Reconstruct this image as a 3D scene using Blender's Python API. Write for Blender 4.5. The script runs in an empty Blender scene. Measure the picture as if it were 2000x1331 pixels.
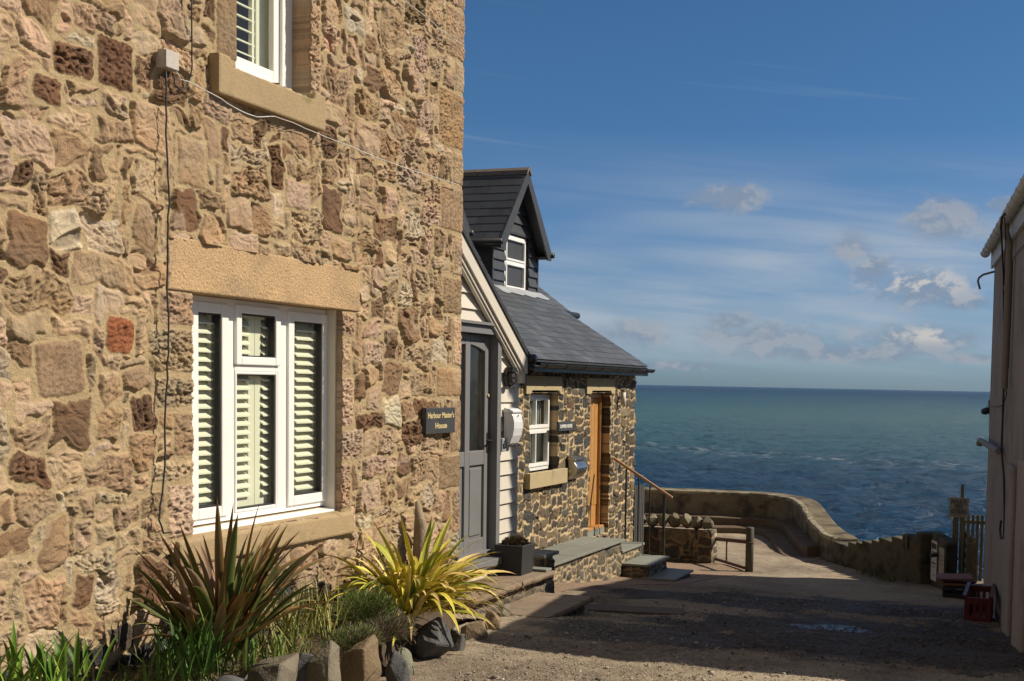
import bpy, bmesh, math, random
import numpy as np
from mathutils import Vector, Matrix, noise as mnoise
random.seed(7)
D = bpy.data
SC = bpy.context.scene
COL = SC.collection
rad = math.radians

# ------------------------------------------------------------------ camera
F, XP, YP = 2250., 1300., 873.          # focal length and principal point in photo pixels (2000 x 1331)
_th, _p, _ro = rad(18.0), rad(3.07), math.atan(.020)
_f0 = np.array([-math.sin(_th), math.cos(_th), 0]); _r0 = np.array([math.cos(_th), math.sin(_th), 0])
_up = np.array([0, 0, 1.])
CF = _f0 * math.cos(_p) - _up * math.sin(_p)
_u = _f0 * math.sin(_p) + _up * math.cos(_p)
CR = _r0 * math.cos(_ro) + _u * math.sin(_ro)
CU = _u * math.cos(_ro) - _r0 * math.sin(_ro)
cam_d = D.cameras.new('camera'); cam = D.objects.new('camera', cam_d); COL.objects.link(cam)
cam_d.sensor_fit = 'HORIZONTAL'; cam_d.sensor_width = 36; cam_d.lens = F / 2000 * 36
cam_d.shift_x = (1000 - XP) / 2000; cam_d.shift_y = (YP - 665.5) / 2000
cam_d.clip_start = .05; cam_d.clip_end = 60000
cam.matrix_world = Matrix([[CR[i], CU[i], -CF[i], 0] for i in range(3)] + [[0, 0, 0, 1]])
SC.camera = cam

# ------------------------------------------------------------------ light
SUN_AZ, SUN_EL = rad(26), rad(41.5)       # azimuth from +X towards +Y
sd = Vector((math.cos(SUN_AZ) * math.cos(SUN_EL), math.sin(SUN_AZ) * math.cos(SUN_EL), math.sin(SUN_EL)))
sun_d = D.lights.new('sun', 'SUN'); sun_d.energy = 5.0; sun_d.angle = rad(.5); sun_d.color = (1, .89, .72)
sun = D.objects.new('sun', sun_d); COL.objects.link(sun)
sun.rotation_euler = sd.to_track_quat('Z', 'Y').to_euler()
SC.view_settings.view_transform = 'Standard'; SC.view_settings.look = 'None'
SC.view_settings.exposure = .22; SC.view_settings.gamma = 1
SC.cycles.max_bounces = 8; SC.cycles.transparent_max_bounces = 12

def ray(x, y): return CF + CR * (x - XP) / F - CU * (y - YP) / F
def onX(x, y, X): d = ray(x, y); return d * (X / d[0])
def onY(x, y, Y): d = ray(x, y); return d * (Y / d[1])
def onZ(x, y, Z): d = ray(x, y); return d * (Z / d[2])

# ------------------------------------------------------------------ world: Nishita sky + high cloud
W = D.worlds.new('World'); SC.world = W; W.use_nodes = True
class NT:
    def __init__(s, nt): s.nt = nt; s.n = nt.nodes; s.l = nt.links
    def node(s, t, **k):
        n = s.n.new(t)
        for a, v in k.items(): setattr(n, a, v)
        return n
    def put(s, sock, v):
        if isinstance(v, bpy.types.NodeSocket): s.l.new(v, sock)
        elif v is not None: sock.default_value = v[:3] if sock.type == "VECTOR" and isinstance(v, tuple) else v
    def m(s, op, a, b=None, c=None, clamp=False):
        n = s.node('ShaderNodeMath', operation=op, use_clamp=clamp)
        s.put(n.inputs[0], a); s.put(n.inputs[1], b); s.put(n.inputs[2], c); return n.outputs[0]
    def mix(s, f, a, b, blend='MIX'):
        n = s.node('ShaderNodeMix', data_type='RGBA', blend_type=blend)
        s.put(n.inputs[0], f); s.put(n.inputs[6], a); s.put(n.inputs[7], b); return n.outputs[2]
    def noise(s, vec, scale, detail=4, rough=.55, dist=0.):
        n = s.node('ShaderNodeTexNoise'); s.put(n.inputs['Vector'], vec)
        n.inputs['Scale'].default_value = scale; n.inputs['Detail'].default_value = detail
        n.inputs['Roughness'].default_value = rough; n.inputs['Distortion'].default_value = dist
        return n.outputs[0]
    def vor(s, vec, scale, feature='F1', out=0, rnd=1.):
        n = s.node('ShaderNodeTexVoronoi', feature=feature); s.put(n.inputs['Vector'], vec)
        n.inputs['Scale'].default_value = scale; n.inputs['Randomness'].default_value = rnd
        return n.outputs[out]
    def ramp(s, f, *st):
        n = s.node('ShaderNodeValToRGB'); s.put(n.inputs[0], f); e = n.color_ramp.elements
        while len(e) < len(st): e.new(.5)
        for i, (p, c) in enumerate(st): e[i].position = p; e[i].color = (c if len(c) == 4 else (*c, 1)) if not isinstance(c, float) else (c, c, c, 1)
        return n.outputs[0]
    def sm(s, x, a, b):
        n = s.node('ShaderNodeMapRange', interpolation_type='SMOOTHSTEP'); s.put(n.inputs[0], x)
        n.inputs[1].default_value = a; n.inputs[2].default_value = b; return n.outputs[0]
    def comb(s, x, y, z):
        n = s.node('ShaderNodeCombineXYZ'); s.put(n.inputs[0], x); s.put(n.inputs[1], y); s.put(n.inputs[2], z); return n.outputs[0]
    def sep(s, v):
        n = s.node('ShaderNodeSeparateXYZ'); s.put(n.inputs[0], v); return n.outputs
    def scale(s, v, k):
        n = s.node('ShaderNodeVectorMath', operation='MULTIPLY'); s.put(n.inputs[0], v); n.inputs[1].default_value = k; return n.outputs[0]

def world():
    t = NT(W.node_tree)
    bg = t.n['Background']; bg.inputs[1].default_value = .047
    sky = t.node('ShaderNodeTexSky', sky_type='NISHITA'); sky.sun_disc = False
    sky.sun_elevation = SUN_EL; sky.sun_rotation = math.pi / 2 - SUN_AZ
    sky.air_density = .9; sky.dust_density = .35; sky.ozone_density = 2.6; sky.altitude = 10
    tc = t.node('ShaderNodeTexCoord').outputs['Generated']
    x, y, z = t.sep(tc)
    az = t.m('ARCTAN2', x, y); el = t.m('ARCSINE', z)
    def blob(px, py, wx, wy):
        d = ray(px, py); d /= np.linalg.norm(d)
        a0, e0 = math.atan2(d[0], d[1]), math.asin(d[2])
        dx = t.m('MULTIPLY', t.m('SUBTRACT', az, a0), F / wx); dy = t.m('MULTIPLY', t.m('SUBTRACT', el, e0), F / wy)
        r2 = t.m('ADD', t.m('MULTIPLY', dx, dx), t.m('MULTIPLY', dy, dy))
        return t.m('EXPONENT', t.m('MULTIPLY', r2, -1.0))
    v = t.comb(az, t.m('MULTIPLY', el, 1.7), 0)
    n1 = t.noise(v, 26, 9, .6, .3)
    # cumulus: clumps low over the sea
    tot = None
    for b in [(1800, 565, 135, 58), (1705, 530, 60, 50), (1885, 590, 60, 22), (1668, 480, 62, 46), (1420, 388, 110, 34), (1490, 655, 190, 44),
              (1430, 632, 80, 34), (1235, 652, 110, 40), (1790, 665, 180, 44), (1850, 430, 110, 60), (1960, 400, 60, 22), (1330, 715, 110, 14), (1640, 690, 330, 26),
              (1900, 700, 90, 16), (1100, 690, 70, 22)]:
        bb = blob(*b); tot = bb if tot is None else t.m('MAXIMUM', tot, bb)
    dens = t.sm(t.m('ADD', t.m('MULTIPLY', tot, .66), t.m('SUBTRACT', n1, .5)), .26, .66)
    # light comes from above right: sample the density a little higher for a lit top
    n2 = t.noise(t.comb(t.m('ADD', az, .012), t.m('MULTIPLY', t.m('ADD', el, .012), 1.7), 0), 26, 9, .6, .3)
    lit = t.sm(t.m('SUBTRACT', n1, n2), -.05, .10)
    wh = t.m('MAXIMUM', blob(1800, 545, 120, 34), t.m('MULTIPLY', blob(1840, 655, 120, 16), .9))
    lit = t.m('MULTIPLY', lit, t.m('ADD', .30, t.m('MULTIPLY', wh, .9)), clamp=True)
    ccol = t.mix(lit, (4.2, 5.3, 7.0, 1), (11.0, 10.4, 9.8, 1))
    # cirrus: long veils and streaks
    vs = t.comb(t.m('ADD', az, t.m('MULTIPLY', el, .25)), t.m('MULTIPLY', t.m('SUBTRACT', el, t.m('MULTIPLY', az, -.08)), 11), 0)
    s1 = t.noise(vs, 3.2, 6, .55, .6)
    s2 = t.noise(t.comb(az, t.m('MULTIPLY', el, 4), 3), 2.4, 3, .5)
    band = t.m('MULTIPLY', t.sm(el, -.01, .06), t.m('SUBTRACT', 1., t.sm(el, .10, .22)))
    veil = t.m('MULTIPLY', t.m('MULTIPLY', t.sm(s1, .28, .70), t.sm(s2, .22, .55)), band)
    fine = t.noise(t.comb(t.m('MULTIPLY', az, 1.), t.m('MULTIPLY', t.m('ADD', el, t.m('MULTIPLY', az, .10)), 34), 5), 2.2, 3, .5, .2)
    streak = t.m('MULTIPLY', t.sm(fine, .60, .76), t.m('SUBTRACT', 1., t.sm(el, .2, .36)))
    veil = t.m('ADD', t.m('ADD', t.m('MULTIPLY', veil, .62), t.m('MULTIPLY', band, t.m('MULTIPLY', t.sm(s2, .2, .6), .26))), t.m('MULTIPLY', streak, .16), clamp=True)
    hz = t.sm(el, .30, -.02)
    tint = t.mix(hz, (.66, 1.10, 1.42, 1), (.62, .93, 1.42, 1))
    skyc = t.mix(1., sky.outputs[0], tint, 'MULTIPLY')
    c = t.mix(veil, skyc, (7.6, 8.8, 10.0, 1))
    c = t.mix(t.m('MULTIPLY', dens, .82), c, ccol)
    # unseen broken cloud added overhead and behind the viewer to neutralise the blue ambient
    beh = t.m('MAXIMUM', t.sm(el, .62, 1.1), t.sm(y, .0, -.5)); n5 = t.noise(t.comb(x, y, t.m('MULTIPLY', z, 2.)), 2.6, 7, .6)
    c = t.mix(t.m('MULTIPLY', beh, t.sm(n5, .35, .6)), c, (4.6, 4.1, 3.5, 1))
    t.l.new(c, bg.inputs[0])
world()

# ------------------------------------------------------------------ object helpers
def tag(o, label=None, cat=None, group=None, kind=None):
    if label: o['label'] = label
    if cat: o['category'] = cat
    if group: o['group'] = group
    if kind: o['kind'] = kind
    return o
def thing(name, label, cat, loc=(0, 0, 0), group=None):
    o = D.objects.new(name, None); COL.objects.link(o); o.location = loc; o.empty_display_size = .1
    return tag(o, label, cat, group)
def link(name, me, mat, parent=None):
    o = D.objects.new(name, me); COL.objects.link(o)
    if mat is not None and len(me.materials) == 0: me.materials.append(mat)
    if parent is not None:
        o.parent = parent; o.matrix_parent_inverse = Matrix.Translation(-Vector(parent.matrix_basis.translation)) if parent.type == 'EMPTY' else Matrix()
    return o
def bevel(o, w=.004, seg=2):
    m = o.modifiers.new('bevel', 'BEVEL'); m.width = w; m.segments = seg; m.limit_method = 'ANGLE'; m.angle_limit = rad(40); return o

class MB:
    """collects shapes into one mesh"""
    def __init__(s): s.v = []; s.f = []; s.c = []; s.cur = (1, 1, 1)
    def add(s, vs, fs, c=None):
        k = len(s.v); s.v += [tuple(map(float, p)) for p in vs]; s.f += [tuple(k + i for i in f) for f in fs]
        s.c += [c or s.cur] * len(vs); return s
    def hexa(s, p, c=None):   # 8 points: bottom 0-3 ccw, top 4-7
        return s.add(p, [(3, 2, 1, 0), (4, 5, 6, 7), (0, 1, 5, 4), (1, 2, 6, 5), (2, 3, 7, 6), (3, 0, 4, 7)], c)
    def box(s, x0, x1, y0, y1, z0, z1, c=None):
        return s.hexa([(x0, y0, z0), (x1, y0, z0), (x1, y1, z0), (x0, y1, z0), (x0, y0, z1), (x1, y0, z1), (x1, y1, z1), (x0, y1, z1)], c)
    def obox(s, o, a, b, n, c=None):   # corner o, edge vectors a, b, n
        o, a, b, n = map(Vector, (o, a, b, n))
        q = [o, o + a, o + a + b, o + b]
        if a.cross(b).dot(n) < 0: q = [o, o + b, o + a + b, o + a]
        return s.hexa(q + [p + n for p in q], c)
    def quad(s, a, b, c_, d, c=None): return s.add([a, b, c_, d], [(0, 1, 2, 3)], c)
    def prism(s, poly, n, c=None):  # poly list of points, extruded by n
        poly = [Vector(p) for p in poly]; n = Vector(n); k = len(poly)
        nn = Vector((0, 0, 0))
        for i in range(k): nn += poly[i].cross(poly[(i + 1) % k])
        if nn.dot(n) > 0: poly = poly[::-1]
        vs = poly + [p + n for p in poly]
        fs = [tuple(range(k)), tuple(range(2 * k - 1, k - 1, -1))] + [((i + 1) % k, i, i + k, (i + 1) % k + k) for i in range(k)]
        return s.add(vs, fs, c)
    def tube(s, pts, r, seg=8, c=None, cap=True):
        pts = [Vector(p) for p in pts]; n = len(pts)
        rs = r if isinstance(r, (list, tuple)) else [r] * n
        t0 = (pts[1] - pts[0]).normalized(); u = t0.orthogonal().normalized()
        vs = []
        for i, p in enumerate(pts):
            t = (pts[min(i + 1, n - 1)] - pts[max(i - 1, 0)]).normalized()
            u = (u - t * u.dot(t)).normalized(); w = t.cross(u)
            for k in range(seg):
                a = 2 * math.pi * k / seg; vs.append(p + (u * math.cos(a) + w * math.sin(a)) * rs[i])
        fs = [(i * seg + k, i * seg + (k + 1) % seg, (i + 1) * seg + (k + 1) % seg, (i + 1) * seg + k) for i in range(n - 1) for k in range(seg)]
        if cap: fs += [tuple(range(seg - 1, -1, -1)), tuple(range((n - 1) * seg, n * seg))]
        return s.add(vs, fs, c)
    def ring(s, y0, y1, z0, z1, wl, wr, wt, wb, x0, x1):   # rectangular frame in the YZ plane, butted
        s.box(x0, x1, y0, y0 + wl, z0, z1); s.box(x0, x1, y1 - wr, y1, z0, z1)
        s.box(x0 + .0005, x1 - .0005, y0 + wl, y1 - wr, z1 - wt, z1); s.box(x0 + .0005, x1 - .0005, y0 + wl, y1 - wr, z0, z0 + wb); return s
    def mesh(s, name, smooth=False):
        me = D.meshes.new(name); me.from_pydata(s.v, [], s.f)
        at = me.color_attributes.new('Col', 'FLOAT_COLOR', 'POINT')
        at.data.foreach_set('color', np.array([(*c, 1) for c in s.c], 'f').ravel())
        if smooth: me.polygons.foreach_set('use_smooth', [True] * len(me.polygons))
        me.update(); return me
    def build(s, name, mat, parent=None, smooth=False, bev=0):
        o = link(name, s.mesh(name, smooth), mat, parent)
        if bev: bevel(o, bev)
        return o

# ------------------------------------------------------------------ materials
def mat(name, color=(.5, .5, .5), rough=.7, metal=0., spec=.5, var=.25, vs=6., vcol=False, bump=.0, bs=60., fine=.15, alt=None, altf=(.5, .7), alts=2., coat=0., bd=.01, detail=6):
    m = D.materials.new(name); m.use_nodes = True; t = NT(m.node_tree); b = t.n['Principled BSDF']
    tc = t.node('ShaderNodeTexCoord').outputs['Object']
    n = t.noise(tc, vs, detail, .6); n2 = t.noise(tc, bs, 3, .6)
    base = (*color, 1)
    if vcol:
        a = t.node('ShaderNodeAttribute', attribute_name='Col'); base = a.outputs[0]
        if color != (1, 1, 1): base = t.mix(1., base, (*color, 1), 'MULTIPLY')
    if alt: base = t.mix(t.sm(t.noise(tc, alts, 7, .62, .4), *altf), base, (*alt, 1))
    k = t.m('ADD', t.m('MULTIPLY', t.m('SUBTRACT', n, .5), var * 3), t.m('MULTIPLY', t.m('SUBTRACT', n2, .5), fine * 3))
    k = t.m('ADD', k, 1.)
    c = t.node('ShaderNodeVectorMath', operation='SCALE'); t.put(c.inputs[0], base); t.put(c.inputs['Scale'], k)
    t.l.new(c.outputs[0], b.inputs['Base Color'])
    t.l.new(t.m('ADD', rough, t.m('MULTIPLY', t.m('SUBTRACT', n, .5), .3), clamp=True), b.inputs['Roughness'])
    b.inputs['Metallic'].default_value = metal; b.inputs['Specular IOR Level'].default_value = spec
    b.inputs['Coat Weight'].default_value = coat
    if bump:
        bn = t.node('ShaderNodeBump'); bn.inputs['Strength'].default_value = bump; bn.inputs['Distance'].default_value = bd
        t.l.new(t.m('ADD', n2, t.m('MULTIPLY', n, .5)), bn.inputs['Height']); t.l.new(bn.outputs[0], b.inputs['Normal'])
    return m
def glass(name, tint, refl=.9, dirt=.06):
    m = D.materials.new(name); m.use_nodes = True; t = NT(m.node_tree); t.n.remove(t.n['Principled BSDF'])
    out = t.n['Material Output']; tr = t.node('ShaderNodeBsdfTransparent'); tr.inputs[0].default_value = (*tint, 1)
    gl = t.node('ShaderNodeBsdfGlossy'); gl.inputs['Roughness'].default_value = .02; gl.inputs[0].default_value = (refl, refl, refl, 1)
    lw = t.node('ShaderNodeLayerWeight'); lw.inputs[0].default_value = .5
    frv = t.m('ADD', .045, t.m('MULTIPLY', t.m('POWER', lw.outputs['Facing'], 5.), .95), clamp=True)
    tc = t.node('ShaderNodeTexCoord').outputs['Object']
    bn = t.node('ShaderNodeBump'); bn.inputs['Strength'].default_value = .05; bn.inputs['Distance'].default_value = .01
    t.l.new(t.noise(tc, 3, 2), bn.inputs['Height']); t.l.new(bn.outputs[0], gl.inputs['Normal'])
    mx = t.node('ShaderNodeMixShader'); t.l.new(frv, mx.inputs[0]); t.l.new(tr.outputs[0], mx.inputs[1]); t.l.new(gl.outputs[0], mx.inputs[2])
    df = t.node('ShaderNodeBsdfDiffuse'); df.inputs[0].default_value = (.5, .5, .45, 1)
    m2 = t.node('ShaderNodeMixShader'); t.l.new(t.m('MULTIPLY', t.noise(tc, 5, 6), dirt), m2.inputs[0]); t.l.new(mx.outputs[0], m2.inputs[1]); t.l.new(df.outputs[0], m2.inputs[2])
    t.l.new(m2.outputs[0], out.inputs[0]); return m

M = {}
M['rubble'] = mat('rubble_sandstone', (1, 1, 1), .92, vcol=True, spec=.2, var=.10, vs=22, bump=.9, bs=150, fine=.16, bd=.006)
M['whin'] = mat('rubble_whinstone', (1, 1, 1), .85, vcol=True, spec=.3, var=.12, vs=16, bump=.7, bs=110, fine=.14, bd=.006)
M['sandstone'] = mat('dressed_sandstone', (.46, .315, .175), .9, spec=.2, var=.14, vs=5, bump=1., bs=75, fine=.36, bd=.010, alt=(.34, .24, .15), altf=(.45, .75), alts=3)
M['jamb'] = mat('jamb_sandstone', (.38, .235, .15), .92, spec=.2, var=.16, vs=9, bump=1., bs=60, fine=.16, bd=.012)
M['sill_stone'] = mat('sill_sandstone', (.36, .265, .155), .9, spec=.2, var=.16, vs=4, bump=.6, bs=80, fine=.14, bd=.006, alt=(.22, .18, .09), altf=(.52, .72), alts=4)
M['pale_stone'] = mat('pale_dressed_stone', (.42, .34, .20), .9, spec=.2, var=.1, vs=5, bump=.3, bs=80, fine=.08, bd=.004, alt=(.28, .25, .17), altf=(.55, .8), alts=3)
M['white'] = mat('white_upvc', (.80, .79, .76), .35, var=.02, vs=3, fine=.01)
M['cream'] = mat('cream_paint', (.66, .60, .50), .6, var=.06, vs=4, fine=.03, bump=.1)
M['shutter'] = mat('shutter_white', (.78, .765, .64), .5, var=.02, vs=3, fine=.0)
M['dark_in'] = mat('room_dark', (.05, .045, .04), .9, var=.3, vs=1.5)
M['rubber'] = mat('black_gasket', (.02, .02, .02), .6, var=.1)
M['glass'] = glass('window_glass', (.92, .95, .90))
M['clap'] = mat('cream_weatherboard', (.60, .555, .48), .6, vcol=True, var=.04, vs=3, bump=.12, bs=50, fine=.03)
M['grey_door'] = mat('grey_painted_door', (.185, .185, .19), .45, var=.06, vs=4, bump=.08, bs=70, fine=.03)
M['black'] = mat('black_metal', (.018, .018, .018), .4, var=.15, vs=8)
M['dark_clad'] = mat('charcoal_cladding', (.045, .046, .050), .5, var=.12, vs=4, bump=.1, bs=60, fine=.06)
M['dark_trim'] = mat('charcoal_bargeboard', (.040, .040, .043), .5, var=.12, vs=4, fine=.05)
M['slate'] = mat('roof_slate', (1, 1, 1), .5, vcol=True, spec=.5, var=.10, vs=7, bump=.25, bs=60, fine=.08, bd=.004)
M['ridge'] = mat('ridge_tile', (.16, .125, .105), .8, var=.2, vs=8, bump=.3)
M['lead'] = mat('lead_flashing', (.42, .44, .46), .45, metal=.3, var=.15, vs=6, bump=.2, bs=30)
M['oak'] = mat('oak_wood', (.46, .235, .075), .45, var=.12, vs=10, bump=.1, fine=.06)
M['oakrail'] = mat('handrail_wood', (.33, .19, .09), .4, var=.15, vs=12, fine=.05)
M['flag'] = mat('grey_flagstone', (.215, .225, .195), .6, vcol=True, var=.10, vs=5, bump=.15, bs=60, fine=.06)
M['oldflag'] = mat('old_flagstone', (.24, .18, .125), .8, vcol=True, var=.22, vs=6, bump=.6, bs=70, fine=.15, alt=(.10, .085, .06), altf=(.5, .8), alts=5)
M['pot'] = mat('black_fibre_pot', (.028, .028, .029), .7, var=.25, vs=14, bump=.3, bs=90, fine=.35)
M['steel'] = mat('brushed_steel', (.45, .44, .42), .28, metal=1., var=.05, vs=5, fine=.03)
M['letterbox'] = mat('white_letterbox', (.66, .67, .68), .35, var=.02, vs=4)
M['slate_sign'] = mat('slate_sign', (.05, .052, .057), .5, var=.15, vs=12, fine=.08)
M['gold'] = mat('gold_lettering', (.62, .50, .26), .5, var=.03)
M['whitepaint'] = mat('white_lettering', (.75, .75, .70), .5, var=.03)
M['rust'] = mat('rusty_iron', (.11, .055, .04), .7, var=.3, vs=14, bump=.4, fine=.15)
M['bollard'] = mat('weathered_post', (.075, .07, .055), .75, var=.3, vs=9, bump=.4, fine=.12)
M['harling'] = mat('pinkish_harling', (.36, .32, .295), .95, var=.06, vs=3, bump=.9, bs=70, fine=.10, bd=.012, alt=(.25, .21, .18), altf=(.45, .75), alts=1.8)
M['upvc_grey'] = mat('old_white_gutter', (.50, .50, .47), .5, var=.12, vs=6)
M['pipe'] = mat('stone_coloured_pipe', (.22, .18, .155), .6, var=.1, vs=6)
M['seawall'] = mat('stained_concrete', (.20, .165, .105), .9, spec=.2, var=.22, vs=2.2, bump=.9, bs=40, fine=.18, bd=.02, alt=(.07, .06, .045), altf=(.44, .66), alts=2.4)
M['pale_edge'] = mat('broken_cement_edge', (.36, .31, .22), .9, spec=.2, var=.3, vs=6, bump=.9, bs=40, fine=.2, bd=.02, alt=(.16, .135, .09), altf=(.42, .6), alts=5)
M['seawall_shade'] = mat('shaded_stained_concrete', (.125, .11, .075), .9, spec=.2, var=.26, vs=3, bump=.9, bs=40, fine=.2, bd=.02, alt=(.04, .042, .028), altf=(.44, .66), alts=3)  # stained concrete, darkened in its colour to stand in for shade
M['ledge'] = mat('lichened_ledge', (.15, .11, .075), .9, spec=.2, var=.3, vs=3, bump=.9, bs=30, fine=.16, bd=.02, alt=(.50, .42, .33), altf=(.62, .72), alts=3)
M['oldwood'] = mat('weathered_timber', (.20, .165, .085), .8, var=.25, vs=9, bump=.3, fine=.1)
M['signboard'] = mat('pale_signboard', (.42, .38, .30), .7, var=.12, vs=9, fine=.08)
M['paper'] = mat('white_notice', (.62, .62, .60), .5, var=.06, vs=8)
M['red'] = mat('red_plastic', (.11, .012, .010), .5, var=.15, vs=6)
M['orange'] = mat('faded_orange_plastic', (.22, .085, .03), .6, var=.2, vs=8)
M['rock'] = mat('border_rock', (1, 1, 1), .8, vcol=True, spec=.3, var=.22, vs=7, bump=.7, bs=50, fine=.14, bd=.01, alt=(.34, .25, .17), altf=(.60, .82), alts=4)
M['leaf'] = mat('plant_leaf', (1, 1, 1), .5, vcol=True, spec=.25, var=.08, vs=12, fine=.05)
M['soil'] = mat('bed_soil', (.075, .05, .03), .95, var=.3, vs=9, bump=1., bs=40, fine=.2, bd=.02)
M['plain'] = mat('side_wall_stone', (.30, .22, .15), .9, var=.2, vs=3, bump=.6, bs=40)
M['cable'] = mat('black_cable', (.02, .02, .02), .6)
M['wcable'] = mat('white_cable', (.55, .54, .50), .6)
M['box'] = mat('beige_plastic', (.47, .43, .38), .5, var=.04)

# ------------------------------------------------------------------ numpy noise and rubble masonry
_rng = np.random.RandomState(11)
_perm = _rng.permutation(512); _gx = np.cos(np.arange(512) * 2.399963); _gy = np.sin(np.arange(512) * 2.399963)
def perlin(x, y, seed=0):
    xi = np.floor(x).astype(int); yi = np.floor(y).astype(int); fx = x - xi; fy = y - yi
    def g(i, j, a, b):
        h = _perm[(_perm[(xi + i + seed * 37) & 511] + yi + j) & 511]
        return _gx[h] * a + _gy[h] * b
    u = fx * fx * fx * (fx * (fx * 6 - 15) + 10); v = fy * fy * fy * (fy * (fy * 6 - 15) + 10)
    a = g(0, 0, fx, fy) * (1 - u) + g(1, 0, fx - 1, fy) * u
    b = g(0, 1, fx, fy - 1) * (1 - u) + g(1, 1, fx - 1, fy - 1) * u
    return (a * (1 - v) + b * v) * 1.5
def fbm(x, y, seed=0, o=4, g=.55):
    r = 0; a = 1; 
    for i in range(o): r = r + a * perlin(x, y, seed + i); x = x * 2.03 + 5.1; y = y * 2.03 + 1.7; a *= g
    return r
def ss(x, a, b):
    t = np.clip((x - a) / (b - a), 0, 1); return t * t * (3 - 2 * t)

def rubble(name, u0, u1, v0, v1, res, pos, material, parent, cell, sizes, palette, mortar, gap=.018, relief=.03,
           fixed=(), holes=(), seed=1, rough=1., dark_below=None, warp=.35, skirt=.14, mortar_d=.0, fade=None, cuts=1.0, npal_rand=None, palef=.35, chipa=.009, loose=99, en=1.):
    """Irregular masonry as a displaced sheet. pos(u, v, h) -> xyz arrays. fixed: (u0,u1,v0,v1,palette index,rough)."""
    R = np.random.RandomState(seed)
    nu = int((u1 - u0) / res) + 1; nv = int((v1 - v0) / res) + 1
    us = np.linspace(u0, u1, nu); vs = np.linspace(v0, v1, nv)
    for (a, b, c, d) in holes:      # snap grid lines to the openings
        for w in (a, b):
            us[np.argmin(abs(us - w))] = w
        for w in (c, d):
            vs[np.argmin(abs(vs - w))] = w
    U, V = np.meshgrid(us, vs)
    # random rectangle packing
    pad = 4; cu = int((u1 - u0) / cell) + 2 * pad + 2; cv = int((v1 - v0) / cell) + 2 * pad + 2
    lab = -np.ones((cv, cu), int); st = []
    for j in range(cv):
        for i in range(cu):
            if lab[j, i] >= 0: continue
            w, h = sizes[R.randint(len(sizes))]
            k = 0
            while k < w and i + k < cu and lab[j, i + k] < 0: k += 1
            w = k; h = min(h, cv - j)
            hh = 0
            while hh < h and np.all(lab[j + hh, i:i + w] < 0): hh += 1
            h = hh
            lab[j:j + h, i:i + w] = len(st); st.append((u0 + (i - pad + w / 2) * cell, v0 + (j - pad + h / 2) * cell, w * cell / 2, h * cell / 2))
    n0 = len(st)
    for f in fixed: st.append(((f[0] + f[1]) / 2, (f[2] + f[3]) / 2, (f[1] - f[0]) / 2, (f[3] - f[2]) / 2))
    st = np.array(st); N = len(st)
    wl = cell * 4.2
    WU = U + warp * cell * 1.6 * fbm(U / wl, V / wl, 3 + seed, 2) + .3 * cell * perlin(U / (cell * 1.3), V / (cell * 1.3), 9 + seed)
    WV = V + warp * cell * 1.6 * fbm(U / wl, V / wl, 13 + seed, 2) + .3 * cell * perlin(U / (cell * 1.3), V / (cell * 1.3), 19 + seed)
    ii = np.clip(((WU - u0) / cell + pad).astype(int), 0, cu - 1); jj = np.clip(((WV - v0) / cell + pad).astype(int), 0, cv - 1)
    ID = lab[jj, ii]
    fx = np.zeros(U.shape, bool); outf = np.full(U.shape, 9.)
    fr = np.full(N, rough); fp = -np.ones(N, int)
    wob = .006 * perlin(U / .05, V / .05, 77) + .008 * perlin(U / .16, V / .16, 78)
    for q, f in enumerate(fixed):
        sd_ = np.maximum(abs(U + wob - (f[0] + f[1]) / 2) - (f[1] - f[0]) / 2, abs(V + wob - (f[2] + f[3]) / 2) - (f[3] - f[2]) / 2)
        outf = np.minimum(outf, sd_); mk = sd_ < 0
        ID = np.where(mk, n0 + q, ID); fx |= mk; fp[n0 + q] = f[4]; fr[n0 + q] = f[5]
    rot = R.normal(0, .10, N); rot[n0:] = np.where(fp[n0:] >= loose, rot[n0:], 0)
    cr = R.uniform(.15, .5, N); inset = R.uniform(-.15, .55, N) * gap
    PU = np.where(fx, U, WU); PV = np.where(fx, V, WV)
    dx = PU - st[ID, 0]; dy = PV - st[ID, 1]
    c, s = np.cos(rot[ID]), np.sin(rot[ID]); lx = dx * c + dy * s; ly = -dx * s + dy * c
    hx = st[ID, 2]; hy = st[ID, 3]; mn = np.minimum(hx, hy); rr = cr[ID] * mn * np.where(fx & (fp[ID] < loose), .25, 1)
    qx = abs(lx) - hx + rr; qy = abs(ly) - hy + rr
    sdf = np.hypot(np.maximum(qx, 0), np.maximum(qy, 0)) + np.minimum(np.maximum(qx, qy), 0) - rr
    for k in range(3):                       # knock corners off
        an = R.uniform(0, 2 * np.pi, N); of = R.uniform(.80, 1.5, N) / cuts
        ca, sa = np.cos(an), np.sin(an)
        sup = abs(ca[ID]) * hx + abs(sa[ID]) * hy
        cutd = lx * ca[ID] + ly * sa[ID] - sup * of[ID] * .94
        sdf = np.where(fx & (fp[ID] < loose), sdf, np.maximum(sdf, cutd))
    sdf = np.where(fx, sdf, np.maximum(sdf, -outf + gap * .2))
    e = gap * .5 + inset[ID]
    sdf = sdf + e + en * .0045 * perlin(U / .018, V / .018, 5) + en * .007 * perlin(U / .05, V / .05, 6)
    m = ss(sdf, .0015, -.0045)
    # stone surface
    bed = R.normal(0, .28, N) + (R.rand(N) < .15) * R.uniform(.6, 1.5, N); bed[n0:] *= .3
    cb, sb = np.cos(bed[ID]), np.sin(bed[ID]); bx = lx * cb + ly * sb + ID * .37; by = -lx * sb + ly * cb + ID * .91
    stra = R.rand(N) ** 1.3; pit = (R.rand(N) < .62) * R.uniform(.3, 1.1, N); cav = (R.rand(N) < .28) * R.rand(N)
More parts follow.
